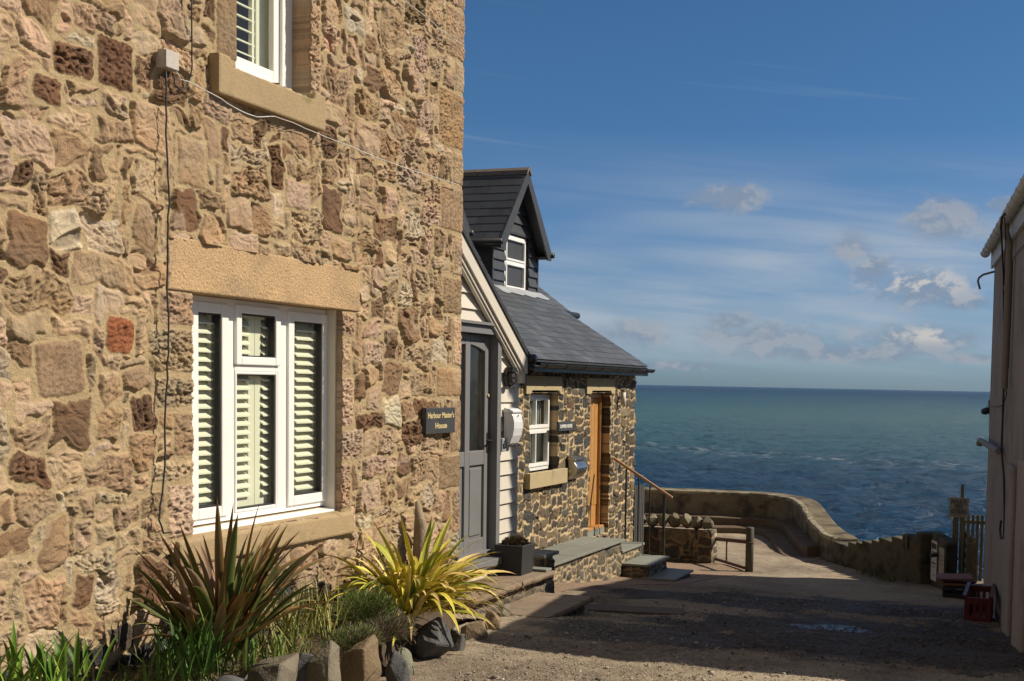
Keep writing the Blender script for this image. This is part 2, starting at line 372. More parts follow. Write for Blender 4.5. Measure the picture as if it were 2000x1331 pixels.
    if fixed: stra[n0:] = R.uniform(.3, 1, len(fixed)); pit[n0:] = R.uniform(.2, 1, len(fixed)); cav[n0:] = 0
    sc = max(1., res / .007)
    rg = fr[ID] * (1 if fade is None else fade(U, V))
    w1 = perlin(bx * 7, by * 7, 31)
    ridg = 1 - abs(perlin(bx * 4 + w1 * .4, by * 34 / sc + w1 * 1.5, 41)) * 2
    layer = perlin(bx * 2.2, by * 15 + w1 * .8, 43)
    rock = fbm(bx * 12, by * 17, 51, 4, .62)
    cell_n = np.maximum(perlin(bx * 30 / sc, by * 42 / sc, 61), perlin(bx * 52 / sc, by * 60 / sc, 63) * .95); big = perlin(bx * 10, by * 15, 66)
    pits = ss(cell_n, .12, .42) * pit[ID]; cavs = ss(big, .22, .55) * cav[ID]
    chipw = R.uniform(.2, 1.2, N); prot = R.uniform(.25, 1., N) ; tx = R.normal(0, .10, N); ty = R.normal(0, .12, N)
    prot[n0:] = .55; tx[n0:] = 0; ty[n0:] = 0
    edge = 1 - np.exp(np.minimum(sdf, 0) / .009)
    H = relief * prot[ID] * (.35 + .65 * edge) + tx[ID] * lx + ty[ID] * ly
    cn = fbm(bx * 7, by * 10, 55, 3) * 3.2; fl = np.floor(cn); chip = (fl + ss(cn - fl, .38, .62)) / 3.2
    cn2 = perlin(bx * 26, by * 40, 57) * 2.6; fl2 = np.floor(cn2); chip2 = (fl2 + ss(cn2 - fl2, .3, .7)) / 2.6
    fine_ = fbm(bx * 45, by * 60, 58, 2)
    H = H + rg * edge * (chipa * chip * chipw[ID] + .0045 * chip2 + .0028 * fine_ + .006 * rock + .008 * stra[ID] * layer - .007 * stra[ID] * ss(ridg, .75, 1.) - .015 * pits - .045 * cavs)
    mo = mortar_d + .003 * fbm(U * 20, V * 20, 71, 3) + .0015 * perlin(U * 90, V * 90, 72)
    H = mo * (1 - m) + np.maximum(H, mo - .03) * m
    # colour
    pal = np.array(palette, float)
    if dark_below is not None:
        dk, npal = dark_below
        below = (V + .05 * perlin(U * 2.2, V * 0, 88)) < dk
        isd = np.zeros(N, bool); cnt = np.bincount(ID.ravel(), below.ravel().astype(float), N) / np.maximum(np.bincount(ID.ravel(), minlength=N), 1)
        isd = cnt > .5
    else: isd = np.zeros(N, bool)
    pi = R.randint(npal_rand or len(pal), size=N); pi = np.where(fp >= 0, fp, pi)
    base = pal[pi] * R.uniform(.84, 1.16, (N, 1)) * (1 + R.normal(0, .012, (N, 3)))
    if dark_below is not None:
        dp = np.array(npal, float); base[isd] = dp[R.randint(len(dp), size=isd.sum())]
    C = base[ID]
    tone = 1 + .16 * fbm(bx * 5, by * 9, 81, 4) + .10 * stra[ID] * layer
    C = C * tone[..., None]
    warmv = (perlin(bx * 3.5, by * 5, 91) * .09)[..., None] * np.array([1., .1, -.9]); C = C * (1 + warmv)
    pale = ss(perlin(bx * 4.2, by * 6, 95), .25, .5) * (R.rand(N) < .35)[ID] * palef
    C = C * (1 - pale[..., None]) + np.array([.50, .40, .29]) * pale[..., None] * (~isd[ID])[..., None] + C * (pale * isd[ID])[..., None]
    C = C * (1 - .45 * np.maximum(pits, cavs))[..., None]
    MC = np.array(mortar) * (1 + .10 * fbm(U * 6, V * 6, 99, 4)[..., None] + .08 * perlin(U * 70, V * 70, 98)[..., None])
    C = MC * (1 - m[..., None]) + C * m[..., None]
    C = np.clip(C, .012, .9)
    for (a, b, c_, d) in holes:
        pass
    X, Y, Z = pos(U, V, H)
    vs_ = np.stack([X, Y, Z], -1).reshape(-1, 3); cs = C.reshape(-1, 3)
    idx = np.arange(nu * nv).reshape(nv, nu)
    keep = np.ones((nv - 1, nu - 1), bool)
    uc = (us[1:] + us[:-1]) / 2; vc = (vs[1:] + vs[:-1]) / 2; UC, VC = np.meshgrid(uc, vc)
    for h in holes:
        if callable(h): keep &= ~h(UC, VC)
        else: keep &= ~((UC > h[0]) & (UC < h[1]) & (VC > h[2]) & (VC < h[3]))
    F4 = np.stack([idx[:-1, :-1], idx[:-1, 1:], idx[1:, 1:], idx[1:, :-1]], -1)[keep]
    # skirts run back from every border edge
    kp = np.pad(keep, 1); ed = []
    a = kp[1:-1, 1:-1]
    for dj, di, e0, e1 in ((0, -1, idx[1:, :-1], idx[:-1, :-1]), (0, 1, idx[:-1, 1:], idx[1:, 1:]), (-1, 0, idx[:-1, :-1], idx[:-1, 1:]), (1, 0, idx[1:, 1:], idx[1:, :-1])):
        nb = kp[1 + dj:nv + dj, 1 + di:nu + di]
        mk = a & ~nb; ed.append(np.stack([e0[mk], e1[mk]], -1))
    ed = np.concatenate(ed)
    flat = np.unique(ed.ravel()); nrm = {}
    Hs = H.reshape(-1); Us = U.reshape(-1)[flat]; Vs = V.reshape(-1)[flat]
    steps = 8 if res < .01 else 4; base_i = len(vs_); mp = np.full(nu * nv, -1); mp[flat] = np.arange(len(flat))
    allv = [vs_]; allc = [cs]; allf = [F4]; prev = flat
    for k in range(1, steps + 1):
        t_ = k / steps
        hk = Hs[flat] * (1 - t_) - skirt * t_
        x, y, z = pos(Us, Vs, hk); allv.append(np.stack([x, y, z], -1)); allc.append(cs[flat] * (1 + .12 * perlin(Us * 9 + k, Vs * 9, 4)[:, None]))
        cur = base_i + np.arange(len(flat)); base_i += len(flat)
        allf.append(np.stack([prev[mp[ed[:, 1]]], prev[mp[ed[:, 0]]], cur[mp[ed[:, 0]]], cur[mp[ed[:, 1]]]], -1)); prev = cur
    vv = np.concatenate(allv); cc = np.concatenate(allc); ff = np.concatenate(allf)
    return link(name, np_mesh(name, vv, ff, cc), material, parent)

def np_mesh(name, vv, ff, cc=None, smooth=True):
    me = D.meshes.new(name); me.vertices.add(len(vv)); me.vertices.foreach_set('co', vv.astype('f').ravel())
    me.loops.add(ff.size); me.loops.foreach_set('vertex_index', ff.astype('i').ravel())
    me.polygons.add(len(ff)); me.polygons.foreach_set('loop_start', np.arange(0, ff.size, ff.shape[1], dtype='i'))
    me.polygons.foreach_set('use_smooth', np.full(len(ff), smooth))
    me.update(calc_edges=True)
    if cc is not None:
        at = me.color_attributes.new('Col', 'FLOAT_COLOR', 'POINT')
        at.data.foreach_set('color', np.concatenate([cc, np.ones((len(cc), 1))], 1).astype('f').ravel())
    me.validate(); return me

# ------------------------------------------------------------------ ground
_gy0 = [-20, 0, 5, 6.5, 8, 9.5, 12, 14, 16, 18, 20.5, 24, 60]; _gz0 = [-1.45, -1.5, -1.60, -1.70, -1.86, -2.05, -2.33, -2.58, -2.75, -2.90, -3.0, -3.1, -3.1]
def g(x, y): return np.interp(y, _gy0, _gz0)
def gz(x, y): return float(np.interp(y, _gy0, _gz0))
SEA_Z = -6.2
PAVE = [(-6.1, 10.9), (-5.0, 11.0), (-4.95, 12.0), (-4.75, 13.6), (-4.45, 14.6), (-4.25, 15.6), (-4.1, 16.9), (-4.2, 17.45), (-5.04, 18.0), (-6.3, 18.3), (-6.3, 16.9)]
shore = [(-16, 23.0), (-7.6, 23.7), (-5.9, 23.95), (-5.3, 23.85), (-4.85, 23.4), (-4.5, 22.6), (-4.15, 21.5), (-3.74, 20.3), (-3.25, 19.3)]
stepw = [(-3.25, 19.3), (-1.60, 17.0)]
def inpoly(x, y, poly):
    c = np.zeros(x.shape, bool); n = len(poly)
    for i in range(n):
        (x1, y1), (x2, y2) = poly[i], poly[(i + 1) % n]
        if y1 == y2: continue
        k = ((y1 > y) != (y2 > y)) & (x < (x2 - x1) * (y - y1) / (y2 - y1) + x1); c ^= k
    return c
land = shore + [(-1.45, 17.15), (-.55, 18.9), (14, 19.5), (14, -12), (-16, -12)]

def ground():
    def sheet(name, x0, x1, y0, y1, res, full, material, hole=None):
        nx = int((x1 - x0) / res) + 1; ny = int((y1 - y0) / res) + 1
        X, Y = np.meshgrid(np.linspace(x0, x1, nx), np.linspace(y0, y1, ny))
        Z = g(X, Y)
        lowamp = .035 * ss(abs(Y - 12), 1.0, 3.5) * 0 + .022
        Z = Z + lowamp * fbm(X * .7, Y * .7, 2, 3)
        if full:
            cob = perlin(X * 22, Y * 22, 8); Z = Z + .005 * fbm(X * 6, Y * 6, 5, 4) + .012 * ss(cob, .25, .6) * ss(perlin(X * 1.3, Y * 1.3, 6), -.5, .35) + .004 * perlin(X * 45, Y * 45, 7)
            pm = inpoly(X, Y, PAVE); Z = np.where(pm, g(X, Y) + lowamp * fbm(X * .7, Y * .7, 2, 3) - .006, Z)
            Z = Z - .035 * np.exp(-(((X + 1.6) / .9) ** 2 + ((Y - 10.6) / .8) ** 2))
        idx = np.arange(nx * ny).reshape(ny, nx); F4 = np.stack([idx[:-1, :-1], idx[:-1, 1:], idx[1:, 1:], idx[1:, :-1]], -1)
        cx = (X[:-1, :-1] + X[1:, 1:]) / 2; cy = (Y[:-1, :-1] + Y[1:, 1:]) / 2
        k = inpoly(cx, cy, land)
        if hole: k &= ~((cx > hole[0]) & (cx < hole[1]) & (cy > hole[2]) & (cy < hole[3]))
        o = link(name, np_mesh(name, np.stack([X, Y, Z], -1).reshape(-1, 3), F4[k]), material); tag(o, kind='structure'); return o
    m = D.materials.new('road_dirt'); m.use_nodes = True; t = NT(m.node_tree); b = t.n['Principled BSDF']
    tc = t.node('ShaderNodeTexCoord').outputs['Object']
    n1 = t.noise(tc, .55, 6, .62, .5); n2 = t.noise(tc, 9, 6, .65); n3 = t.noise(tc, 70, 4, .7)
    c = t.ramp(n1, (.30, (.080, .058, .042)), (.45, (.145, .110, .078)), (.60, (.29, .235, .165)), (.8, (.20, .17, .13)))
    c = t.mix(t.m('MULTIPLY', t.sm(n2, .42, .68), .55), c, (.26, .21, .15, 1))
    c = t.mix(t.m('MULTIPLY', t.sm(n2, .50, .30), .5), c, (.05, .038, .03, 1))
    # pebbles: each voronoi cell its own tone
    v1 = t.vor(tc, 42, 'F1', 1); vd = t.vor(tc, 42, 'F1', 0); sepc = t.sep(v1)
    pm = t.m('MULTIPLY', t.sm(sepc[0], .42, .50), t.sm(vd, .42, .30))
    pc = t.ramp(sepc[1], (0., (.10, .09, .08)), (.4, (.22, .18, .13)), (.75, (.34, .28, .20)), (1., (.45, .40, .33)))
    ncov = t.sm(t.noise(tc, 1.1, 4), .36, .60)
    c = t.mix(t.m('MULTIPLY', pm, t.m('ADD', .25, t.m('MULTIPLY', ncov, .6))), c, pc)
    c = t.mix(t.m('MULTIPLY', t.sm(n3, .4, .7), .3), c, (.30, .25, .19, 1))
    # damp, puddled patches, widened to paint the shaded band of the lane darker
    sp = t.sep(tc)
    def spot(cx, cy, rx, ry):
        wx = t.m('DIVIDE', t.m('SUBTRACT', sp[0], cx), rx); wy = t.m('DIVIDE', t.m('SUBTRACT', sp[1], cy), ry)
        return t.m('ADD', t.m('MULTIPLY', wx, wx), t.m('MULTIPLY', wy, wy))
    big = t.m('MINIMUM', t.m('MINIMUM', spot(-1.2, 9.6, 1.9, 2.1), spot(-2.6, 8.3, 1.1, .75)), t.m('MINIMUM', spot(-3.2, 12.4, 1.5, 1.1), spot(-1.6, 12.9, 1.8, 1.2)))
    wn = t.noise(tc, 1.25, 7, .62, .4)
    wet_shade = t.sm(t.m('ADD', t.m('MULTIPLY', big, -.22), wn), .22, .34)
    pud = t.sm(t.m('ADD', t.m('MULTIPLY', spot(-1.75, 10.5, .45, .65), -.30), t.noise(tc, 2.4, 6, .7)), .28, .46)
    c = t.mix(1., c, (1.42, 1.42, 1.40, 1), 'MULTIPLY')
    c = t.mix(t.m('MULTIPLY', wet_shade, .82), c, t.mix(t.sm(n2, .45, .62), (.022, .018, .016, 1), (.055, .043, .034, 1)))
    t.l.new(c, b.inputs['Base Color'])
    t.l.new(t.m('SUBTRACT', t.m('SUBTRACT', .93, t.m('MULTIPLY', wet_shade, .22)), t.m('MULTIPLY', pud, .36)), b.inputs['Roughness'])
    bn = t.node('ShaderNodeBump'); bn.inputs['Distance'].default_value = .018
    t.l.new(t.m('SUBTRACT', 1., t.m('MULTIPLY', pud, .62)), bn.inputs['Strength'])
    t.l.new(t.m('ADD', t.m('ADD', n3, t.m('MULTIPLY', n2, .7)), t.m('MULTIPLY', pm, .5)), bn.inputs['Height']); t.l.new(bn.outputs[0], b.inputs['Normal'])
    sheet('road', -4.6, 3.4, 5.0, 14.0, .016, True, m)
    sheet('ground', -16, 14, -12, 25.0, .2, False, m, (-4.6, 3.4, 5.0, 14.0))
ground()

def sea():
    nr, na = 760, 560
    rr = 22 * (9000 / 22) ** (np.linspace(0, 1, nr) ** 1.35); aa = np.radians(np.linspace(-42, 34, na))
    Rr, A = np.meshgrid(rr, aa, indexing='ij'); X = Rr * np.sin(A); Y = Rr * np.cos(A)
    fall = 1 / (1 + (Rr / 260.) ** 2)
    wx = X + .6 * perlin(X * .2, Y * .2, 3)
    Z = SEA_Z + fall * 1.7 * (.16 * perlin(wx * .16 + .1 * Y, Y * .33, 21) + .13 * fbm(wx * .45, Y * 1.05, 22, 3, .55) + .045 * fbm(wx * 1.6, Y * 3.1, 25, 3, .6))
    Z = np.where(Rr > 900, SEA_Z, Z)
    idx = np.arange(nr * na).reshape(nr, na); F4 = np.stack([idx[:-1, :-1], idx[1:, :-1], idx[1:, 1:], idx[:-1, 1:]], -1).reshape(-1, 4)[:, ::-1]
    m = D.materials.new('sea_water'); m.use_nodes = True; t = NT(m.node_tree); b = t.n['Principled BSDF']
    tc = t.node('ShaderNodeTexCoord').outputs['Object']; sp = t.sep(tc)
    dist = t.m('SQRT', t.m('ADD', t.m('MULTIPLY', sp[0], sp[0]), t.m('MULTIPLY', sp[1], sp[1])))
    ld = t.m('LOGARITHM', dist, 10.)
    n1 = t.noise(t.comb(t.m('MULTIPLY', sp[0], .004), t.m('MULTIPLY', ld, 3.2), 0), 1.6, 4, .6)
    ldn = t.m('ADD', ld, t.m('MULTIPLY', t.m('SUBTRACT', n1, .5), .22))
    # deep blue close in, greener sandy shallows further out, blue line at the horizon
    c = t.ramp(t.m('DIVIDE', ldn, 4.), (.38, (.006, .045, .105)), (.475, (.009, .055, .118)), (.53, (.030, .104, .138)), (.60, (.040, .122, .136)), (.70, (.016, .076, .114)), (.80, (.004, .034, .072)))
    fo = t.noise(t.comb(t.m('MULTIPLY', sp[0], .35), t.m('MULTIPLY', sp[1], 1.1), 0), .8, 7, .72)
    line = t.sm(t.m('ABSOLUTE', t.m('SUBTRACT', t.m('ADD', sp[1], t.m('ADD', t.m('MULTIPLY', sp[0], .35), t.m('MULTIPLY', t.noise(tc, .05, 2), 6))), 98.)), 8., 0.)
    foam = t.m('MULTIPLY', line, t.sm(fo, .50, .72))
    c = t.mix(t.m('MULTIPLY', foam, .9), c, (.50, .52, .52, 1))
    t.l.new(c, b.inputs['Base Color']); b.inputs['Roughness'].default_value = .16; b.inputs['IOR'].default_value = 1.33
    b.inputs['Specular IOR Level'].default_value = .30
    bn = t.node('ShaderNodeBump'); bn.inputs['Strength'].default_value = 1.; bn.inputs['Distance'].default_value = .9
    v = t.scale(tc, (.45, 1.1, 1))
    big = t.noise(t.scale(tc, (.12, .3, 1)), 1., 5, .65)
    t.l.new(t.m('ADD', t.noise(v, 1.7, 6, .65, .3), t.m('MULTIPLY', big, 2.5)), bn.inputs['Height']); t.l.new(bn.outputs[0], b.inputs['Normal'])
    out = t.n['Material Output']; t.n.remove(b); df = t.node('ShaderNodeBsdfDiffuse'); t.l.new(c, df.inputs[0]); gl = t.node('ShaderNodeBsdfGlossy'); gl.inputs['Roughness'].default_value = .18
    t.l.new(bn.outputs[0], gl.inputs['Normal']); t.l.new(bn.outputs[0], df.inputs['Normal'])
    # wave faces hide the grazing facets, so the mirror never reaches full strength
    lw = t.node('ShaderNodeLayerWeight'); lw.inputs[0].default_value = .5; t.l.new(bn.outputs[0], lw.inputs['Normal'])
    fac = t.m('MINIMUM', t.m('ADD', .02, t.m('MULTIPLY', t.m('POWER', lw.outputs['Facing'], 3.), .85)), .58)
    mx = t.node('ShaderNodeMixShader'); t.l.new(fac, mx.inputs[0]); t.l.new(df.outputs[0], mx.inputs[1]); t.l.new(gl.outputs[0], mx.inputs[2]); t.l.new(mx.outputs[0], out.inputs[0])
    o = link('sea', np_mesh('sea', np.stack([X, Y, Z], -1).reshape(-1, 3), F4), m); tag(o, kind='structure')
    q = MB(); q.box(-30000, 30000, -200, 30000, SEA_Z - 3, SEA_Z - 1.2); o = q.build('seabed', m); tag(o, kind='structure')
sea()

# ------------------------------------------------------------------ main stone house
HX = -3.98
def py(x, X=HX, y=700): return float(onX(x, y, X)[1])
def pz(x, y, X=HX): return float(onX(x, y, X)[2])
PAL = [(.46, .335, .225), (.44, .31, .20), (.48, .345, .25), (.39, .275, .175), (.34, .24, .15), (.42, .32, .21), (.50, .41, .30), (.24, .155, .095), (.47, .34, .25), (.37, .255, .16), (.175, .105, .065),
       (.43, .305, .205), (.32, .225, .14)]
WHIN = [(.050, .050, .052), (.060, .056, .052), (.038, .039, .042), (.075, .062, .05)]
PAL = [(a * .92, b * .905, c * .875) for a, b, c in PAL]
MORTAR = (.385, .29, .168)
WIN = (py(375), py(668), -.802, .410)           # lower opening Y0,Y1,z0,z1
UW = (py(460, y=100), py(606, y=100), 1.575, 3.2)
def stone_house():
    root = thing('stone_house', 'tall pinkish brown rubble sandstone house with white framed windows in the foreground', 'house', (-5.5, 5, -1.6))
    JL, JR = WIN[0], WIN[1]
    fx = []
    def jamb(side, zs, widths, pali):
        for k in range(len(zs) - 1):
            w = widths[k]
            a, b = ((JL - w, JL + .02) if side < 0 else (JR - .02, JR + w))
            fx.append((a, b, zs[k] + .006, zs[k + 1] - .006, pali[k], 1.35))
    jamb(-1, [-.80, -.52, -.40, -.17, -.0, .235, .41], [.17, .28, .13, .26, .30, .22], [2, 5, 4, 5, 5, 11])
    jamb(1, [-.80, -.50, -.30, .02, .24, .41], [.10, .22, .13, .10, .14], [2, 2, 2, 11, 11])
    UL, UR = UW[0], UW[1]
    fx.append((UR - .02, UR + .10, 1.60, 2.42, 11, 1.3)); fx.append((UR - .02, UR + .29, 2.44, 3.0, 13, .15)); fx.append((UR - .02, UR + .14, 3.0, 3.3, 3, 1))
    fx.append((UL - .15, UL + .02, 1.60, 2.5, 4, .5)); fx.append((UL - .22, UL + .02, 2.52, 3.1, 3, .5))
    z = -1.1; k = 0
    while z < 3.3:                    # quoins
        h = [.33, .25, .40, .22, .36, .28, .30][k % 7]; w = [.10, .30, .14, .34, .12, .26][k % 6]
        fx.append((7.43 - w, 7.5, z + .006, z + h - .006, [11, 12, 3, 13, 0, 9][k % 6], [.7, .6, .2, .4, .7][k % 5])); z += h; k += 1
    pal = PAL + [(.33, .215, .12)]
    fx.append((2.9, 3.0, -.2, 0, 10, 1))
    # one rust-red stone and a big smooth brown one, as seen left of the window
    for (x0, y0, x1, y1, pi_, rg) in [(205, 618, 262, 692, 14, .8), (66, 660, 166, 778, 15, .35), (186, 72, 262, 178, 16, .7), (100, 84, 184, 152, 16, 1.5), (60, 145, 122, 205, 16, .9), (345, 270, 402, 365, 3, .4), (555, 350, 605, 412, 8, .5)]:
        a, b = py((x0), y=y0), py(x1, y=y0); xm = (x0 + x1) / 2; fx.append((a, b, pz(xm, y1), pz(xm, y0), pi_, rg))
    pal += [(.30, .115, .055), (.31, .215, .135), (.165, .09, .055)]
    lint = (py(325), py(702), .407, .667)
    holes = [WIN, UW, (lint[0] + .012, lint[1] - .012, .412, .652), (UW[0] - .10, UW[1] + .08, 1.41, 1.56), (WIN[0] - .11, WIN[1] + .09, -.925, -.81)]
    fade = lambda U, V: .80 + .35 * ss(U, 5.9, 6.6) - .45 * ss(U, 7.1, 7.4)
    rubble('wall', 2.6, 7.43, -1.60, 3.35, .0047, lambda u, v, h: (HX + h, u, v), M['rubble'], root, .056,
           [(3, 2), (4, 3), (5, 3), (3, 3), (2, 1), (4, 2), (1, 1), (6, 3), (5, 4), (2, 2), (3, 3), (3, 2), (5, 2), (3, 1), (4, 4), (4, 1), (2, 1)],
           pal, MORTAR, .0125, .019, fx, holes, seed=5, dark_below=(-1.20, WHIN), warp=.42, fade=fade, npal_rand=13, loose=14)
    # body of the house behind the facing
    b = MB(); x1 = HX - .14
    b.box(-9.5, x1 - .35, -1.5, 7.40, -1.7, 4.4)
    b.box(x1 - .34, x1, -1.5, 2.62, -1.7, 4.4); b.box(x1, HX + .01, -1.5, 2.60, -1.7, 4.4)
    b.box(x1 - .34, HX, 2.62, 7.40, 3.36, 4.4)
    b.build('body_wall', M['plain'], root)
    rf = MB(); rf.prism([(-3.6, -1.8, 4.35), (-3.6, -1.8, 4.5), (-6.75, -1.8, 7.0), (-9.9, -1.8, 4.5), (-9.9, -1.8, 4.35)], (0, 9.4, 0))
    rf.cur = (.06, .062, .07); rf.c = [(.06, .062, .07)] * len(rf.v); rf.build('roof', M['slate'], root)
    # lintel and sill
    l = MB(); l.hexa([(HX - .14, lint[0], .409), (HX + .012, lint[0], .409), (HX + .012, lint[1], .409), (HX - .14, lint[1], .409),
                      (HX - .14, lint[0], .667), (HX + .006, lint[0] + .01, .667), (HX + .006, lint[1] - .01, .660), (HX - .14, lint[1], .660)])
    lo = l.build('lintel', M['sandstone'], root, bev=.008)
    s = MB(); s.hexa([(HX - .16, WIN[0] - .12, -.937), (HX + .035, WIN[0] - .12, -.937), (HX + .035, WIN[1] + .10, -.937), (HX - .16, WIN[1] + .10, -.937),
                      (HX - .16, WIN[0] - .12, -.765), (HX + .028, WIN[0] - .12, -.81), (HX + .028, WIN[1] + .10, -.81), (HX - .16, WIN[1] + .10, -.765)])
    s.build('window_sill', M['sill_stone'], root, bev=.014)
    u = MB(); y0, y1 = float(onX(428, 183, HX + .06)[1]), float(onX(637, 258, HX + .06)[1])
    u.prism([(HX + .06, y0, 1.40), (HX + .06, y1, 1.40), (HX + .06, y1, 1.595), (HX + .06, y1 - .09, 1.60), (HX + .06, y1 - .11, 1.555), (HX + .06, y0 + .11, 1.555), (HX + .06, y0 + .09, 1.60), (HX + .06, y0, 1.60)], (-.20, 0, 0))
    uo = u.build('window_sill', M['sill_stone'], root, bev=.010)
    # reveal dressings
    fxp = -4.09
    def louvers(parent, y0, y1, z0, z1, x, n, stile=.045, tilt=.72):
        p = MB(); p.ring(y0, y1, z0, z1, stile, stile, .06, .07, x - .025, x)
        h = (z1 - z0 - .13) / n
        for i in range(n):
            zc = z0 + .07 + h * (i + .5); d = .031
            p.hexa([(x - .0125 - d, y0 + stile, zc + d * tilt - .004), (x - .0125 + d, y0 + stile, zc - d * tilt - .004), (x - .0125 + d, y1 - stile, zc - d * tilt - .004), (x - .0125 - d, y1 - stile, zc + d * tilt - .004),
                    (x - .0125 - d, y0 + stile, zc + d * tilt + .004), (x - .0125 + d, y0 + stile, zc - d * tilt + .004), (x - .0125 + d, y1 - stile, zc - d * tilt + .004), (x - .0125 - d, y1 - stile, zc + d * tilt + .004)])
        return p.build('shutter', M['shutter'], parent)
    # ---- lower window
    z0, z1 = WIN[2] + .035, WIN[3] - .002
    yl = py(378, fxp) - .06; yr = py(640, fxp)
    ym = [py(441, fxp), py(459, fxp), py(541, fxp), py(563, fxp)]
    xc = fxp + .0
    w = MB()
    w.box(fxp - .07, fxp, yl - .04, yl + .035, z0, z1); w.box(fxp - .07, fxp, yr - .035, yr, z0, z1)
    w.box(fxp - .07, fxp - .001, yl + .035, yr - .035, z1 - .035, z1); w.box(fxp - .07, fxp - .001, yl + .035, yr - .035, z0, z0 + .035)
    w.box(fxp - .07, fxp - .001, ym[0] + .01, ym[1] - .005, z0 + .035, z1 - .035); w.box(fxp - .07, fxp - .001, ym[2] + .01, ym[3] - .01, z0 + .035, z1 - .035)
    win = w.build('window', M['white'], root, bev=.004)
    # casements: left, top vent, fixed lower middle, right
    zt = .02 + (z1 - .02) * 0; 
    ztr = pz(500, 714, fxp); 
    ya, yb = ym[1] - .008, ym[2] + .014
    cs = [(yl + .03, ym[0] + .012, z0 + .03, z1 - .03, .055, .012), (ya, yb, ztr, z1 - .025, .045, .018), (ya + .006, yb - .010, z0 + .035, ztr - .035, .016, .004), (ym[3] - .014, yr - .012, z0 + .03, z1 - .03, .055, .014)]
    for (a, b2, c, d, fw, pr) in cs:
        q = MB(); q.ring(a, b2, c, d, fw, fw, fw, fw, fxp - .05, fxp + pr); o = q.build('casement', M['white'], win, bev=.006)
        gk = MB(); gk.ring(a + fw - .001, b2 - fw + .001, c + fw - .001, d - fw + .001, .008, .008, .008, .008, fxp - .046, fxp + pr - .009); gk.build('gasket', M['rubber'], win)
        gl = MB(); gl.quad((fxp - .02, a + fw, c + fw), (fxp - .02, b2 - fw, c + fw), (fxp - .02, b2 - fw, d - fw), (fxp - .02, a + fw, d - fw)); gl.build('pane', M['glass'], win)
    tb = MB(); tb.box(fxp - .06, fxp + .002, ya + .003, yb - .003, ztr - .036, ztr - .001); tb.build('transom', M['white'], win, bev=.004)
    # cream lining on the right, timber sub-sill
    c = MB(); c.box(fxp - .08, fxp + .070, yr + .001, WIN[1] - .012, z0 - .03, z1 + .0); c.build('reveal_lining', M['cream'], root, bev=.003)
    c = MB(); c.hexa([(fxp - .08, yl - .04, -.80), (fxp + .075, yl - .04, -.80), (fxp + .075, yr, -.80), (fxp - .08, yr, -.80), (fxp - .08, yl - .04, z0 - .001), (fxp + .07, yl - .04, z0 - .018), (fxp + .07, yr, z0 - .018), (fxp - .08, yr, z0 - .001)])
    c.build('sub_sill', M['white'], win, bev=.003)
    # shutters inside: pairs folding, and the dim room
    sx = fxp - .055
    zs0, zs1 = z0 + .04, z1 - .03
    ysp = np.linspace(yl + .0, yr, 5)
    for k in range(4): louvers(root, ysp[k] + .002, ysp[k + 1] - .002, zs0, zs1, sx, 20, .05)
    r = MB(); X0 = sx - .5
    r.box(X0 - .02, X0, yl - .1, yr + .1, z0 - .1, z1 + .1); r.box(X0, sx - .07, yl - .12, yl - .10, z0 - .1, z1 + .1); r.box(X0, sx - .07, yr + .1, yr + .12, z0 - .1, z1 + .1)
    r.build('room_lining', M['dark_in'], root)
    # ---- upper sash window
    fx2 = -4.10; a, b2 = UW[0] - .02, UW[1] + .01
    zb = 1.60
    yR = py(573, fx2, 100); yS = py(549, fx2, 100)
    w = MB(); w.box(fx2 - .08, fx2, a - .02, a + .045, zb, 3.2); w.box(fx2 - .08, fx2, yS + .012, yR, zb, 3.2); w.box(fx2 - .08, fx2 + .03, a - .02, yR, zb - .055, zb)
    win = w.build('window', M['white'], root, bev=.004)
    q = MB(); q.ring(a + .046, yS + .011, zb + .002, 2.30, .055, .050, .045, .095, fx2 - .055, fx2 - .02); q.box(fx2 - .05, fx2 - .022, a + .046 + .065, a + .046 + .115, zb + .10, 2.26); q.build('sash', M['white'], win, bev=.004)
    q = MB(); q.ring(a + .046, yS + .011, 2.25, 3.2, .050, .050, .045, .045, fx2 - .019, fx2 + .012); q.prism([(fx2 - .017, yS - .035, 2.25), (fx2 - .017, yS + .009, 2.25), (fx2 - .017, yS + .009, 2.13), (fx2 - .017, yS - .01, 2.15)], (.028, 0, 0)); q.build('sash', M['white'], win, bev=.004)
    gl = MB(); gl.quad((fx2 - .035, a + .06, zb + .09), (fx2 - .035, yS, zb + .09), (fx2 - .035, yS, 3.2), (fx2 - .035, a + .06, 3.2)); gl.build('pane', M['glass'], win)
    c = MB(); c.box(fx2 - .1, fx2 + .02, yR + .001, UW[1] + .02, zb - .05, 3.2); c.build('reveal_lining', M['jamb'], root)
    mid = yS - .10
    louvers(root, a + .05, a + .05 + (mid - a - .05) * .5, 1.66, 3.2, fx2 - .10, 22, .02, .35); louvers(root, a + .05 + (mid - a - .05) * .5 + .002, mid, 1.66, 3.2, fx2 - .10, 22, .02, .35)
    c = MB(); c.box(fx2 - .13, fx2 - .09, mid + .002, mid + .12, 1.62, 3.2); c.build('shutter_stile', M['shutter'], root)
    r = MB(); r.box(fx2 - .55, fx2 - .53, a - .1, b2 + .1, 1.4, 3.3); r.box(fx2 - .53, fx2 - .16, a - .1, b2 + .1, 1.4, 1.42); r.build('room_lining', M['dark_in'], root)
    return root
house = stone_house()

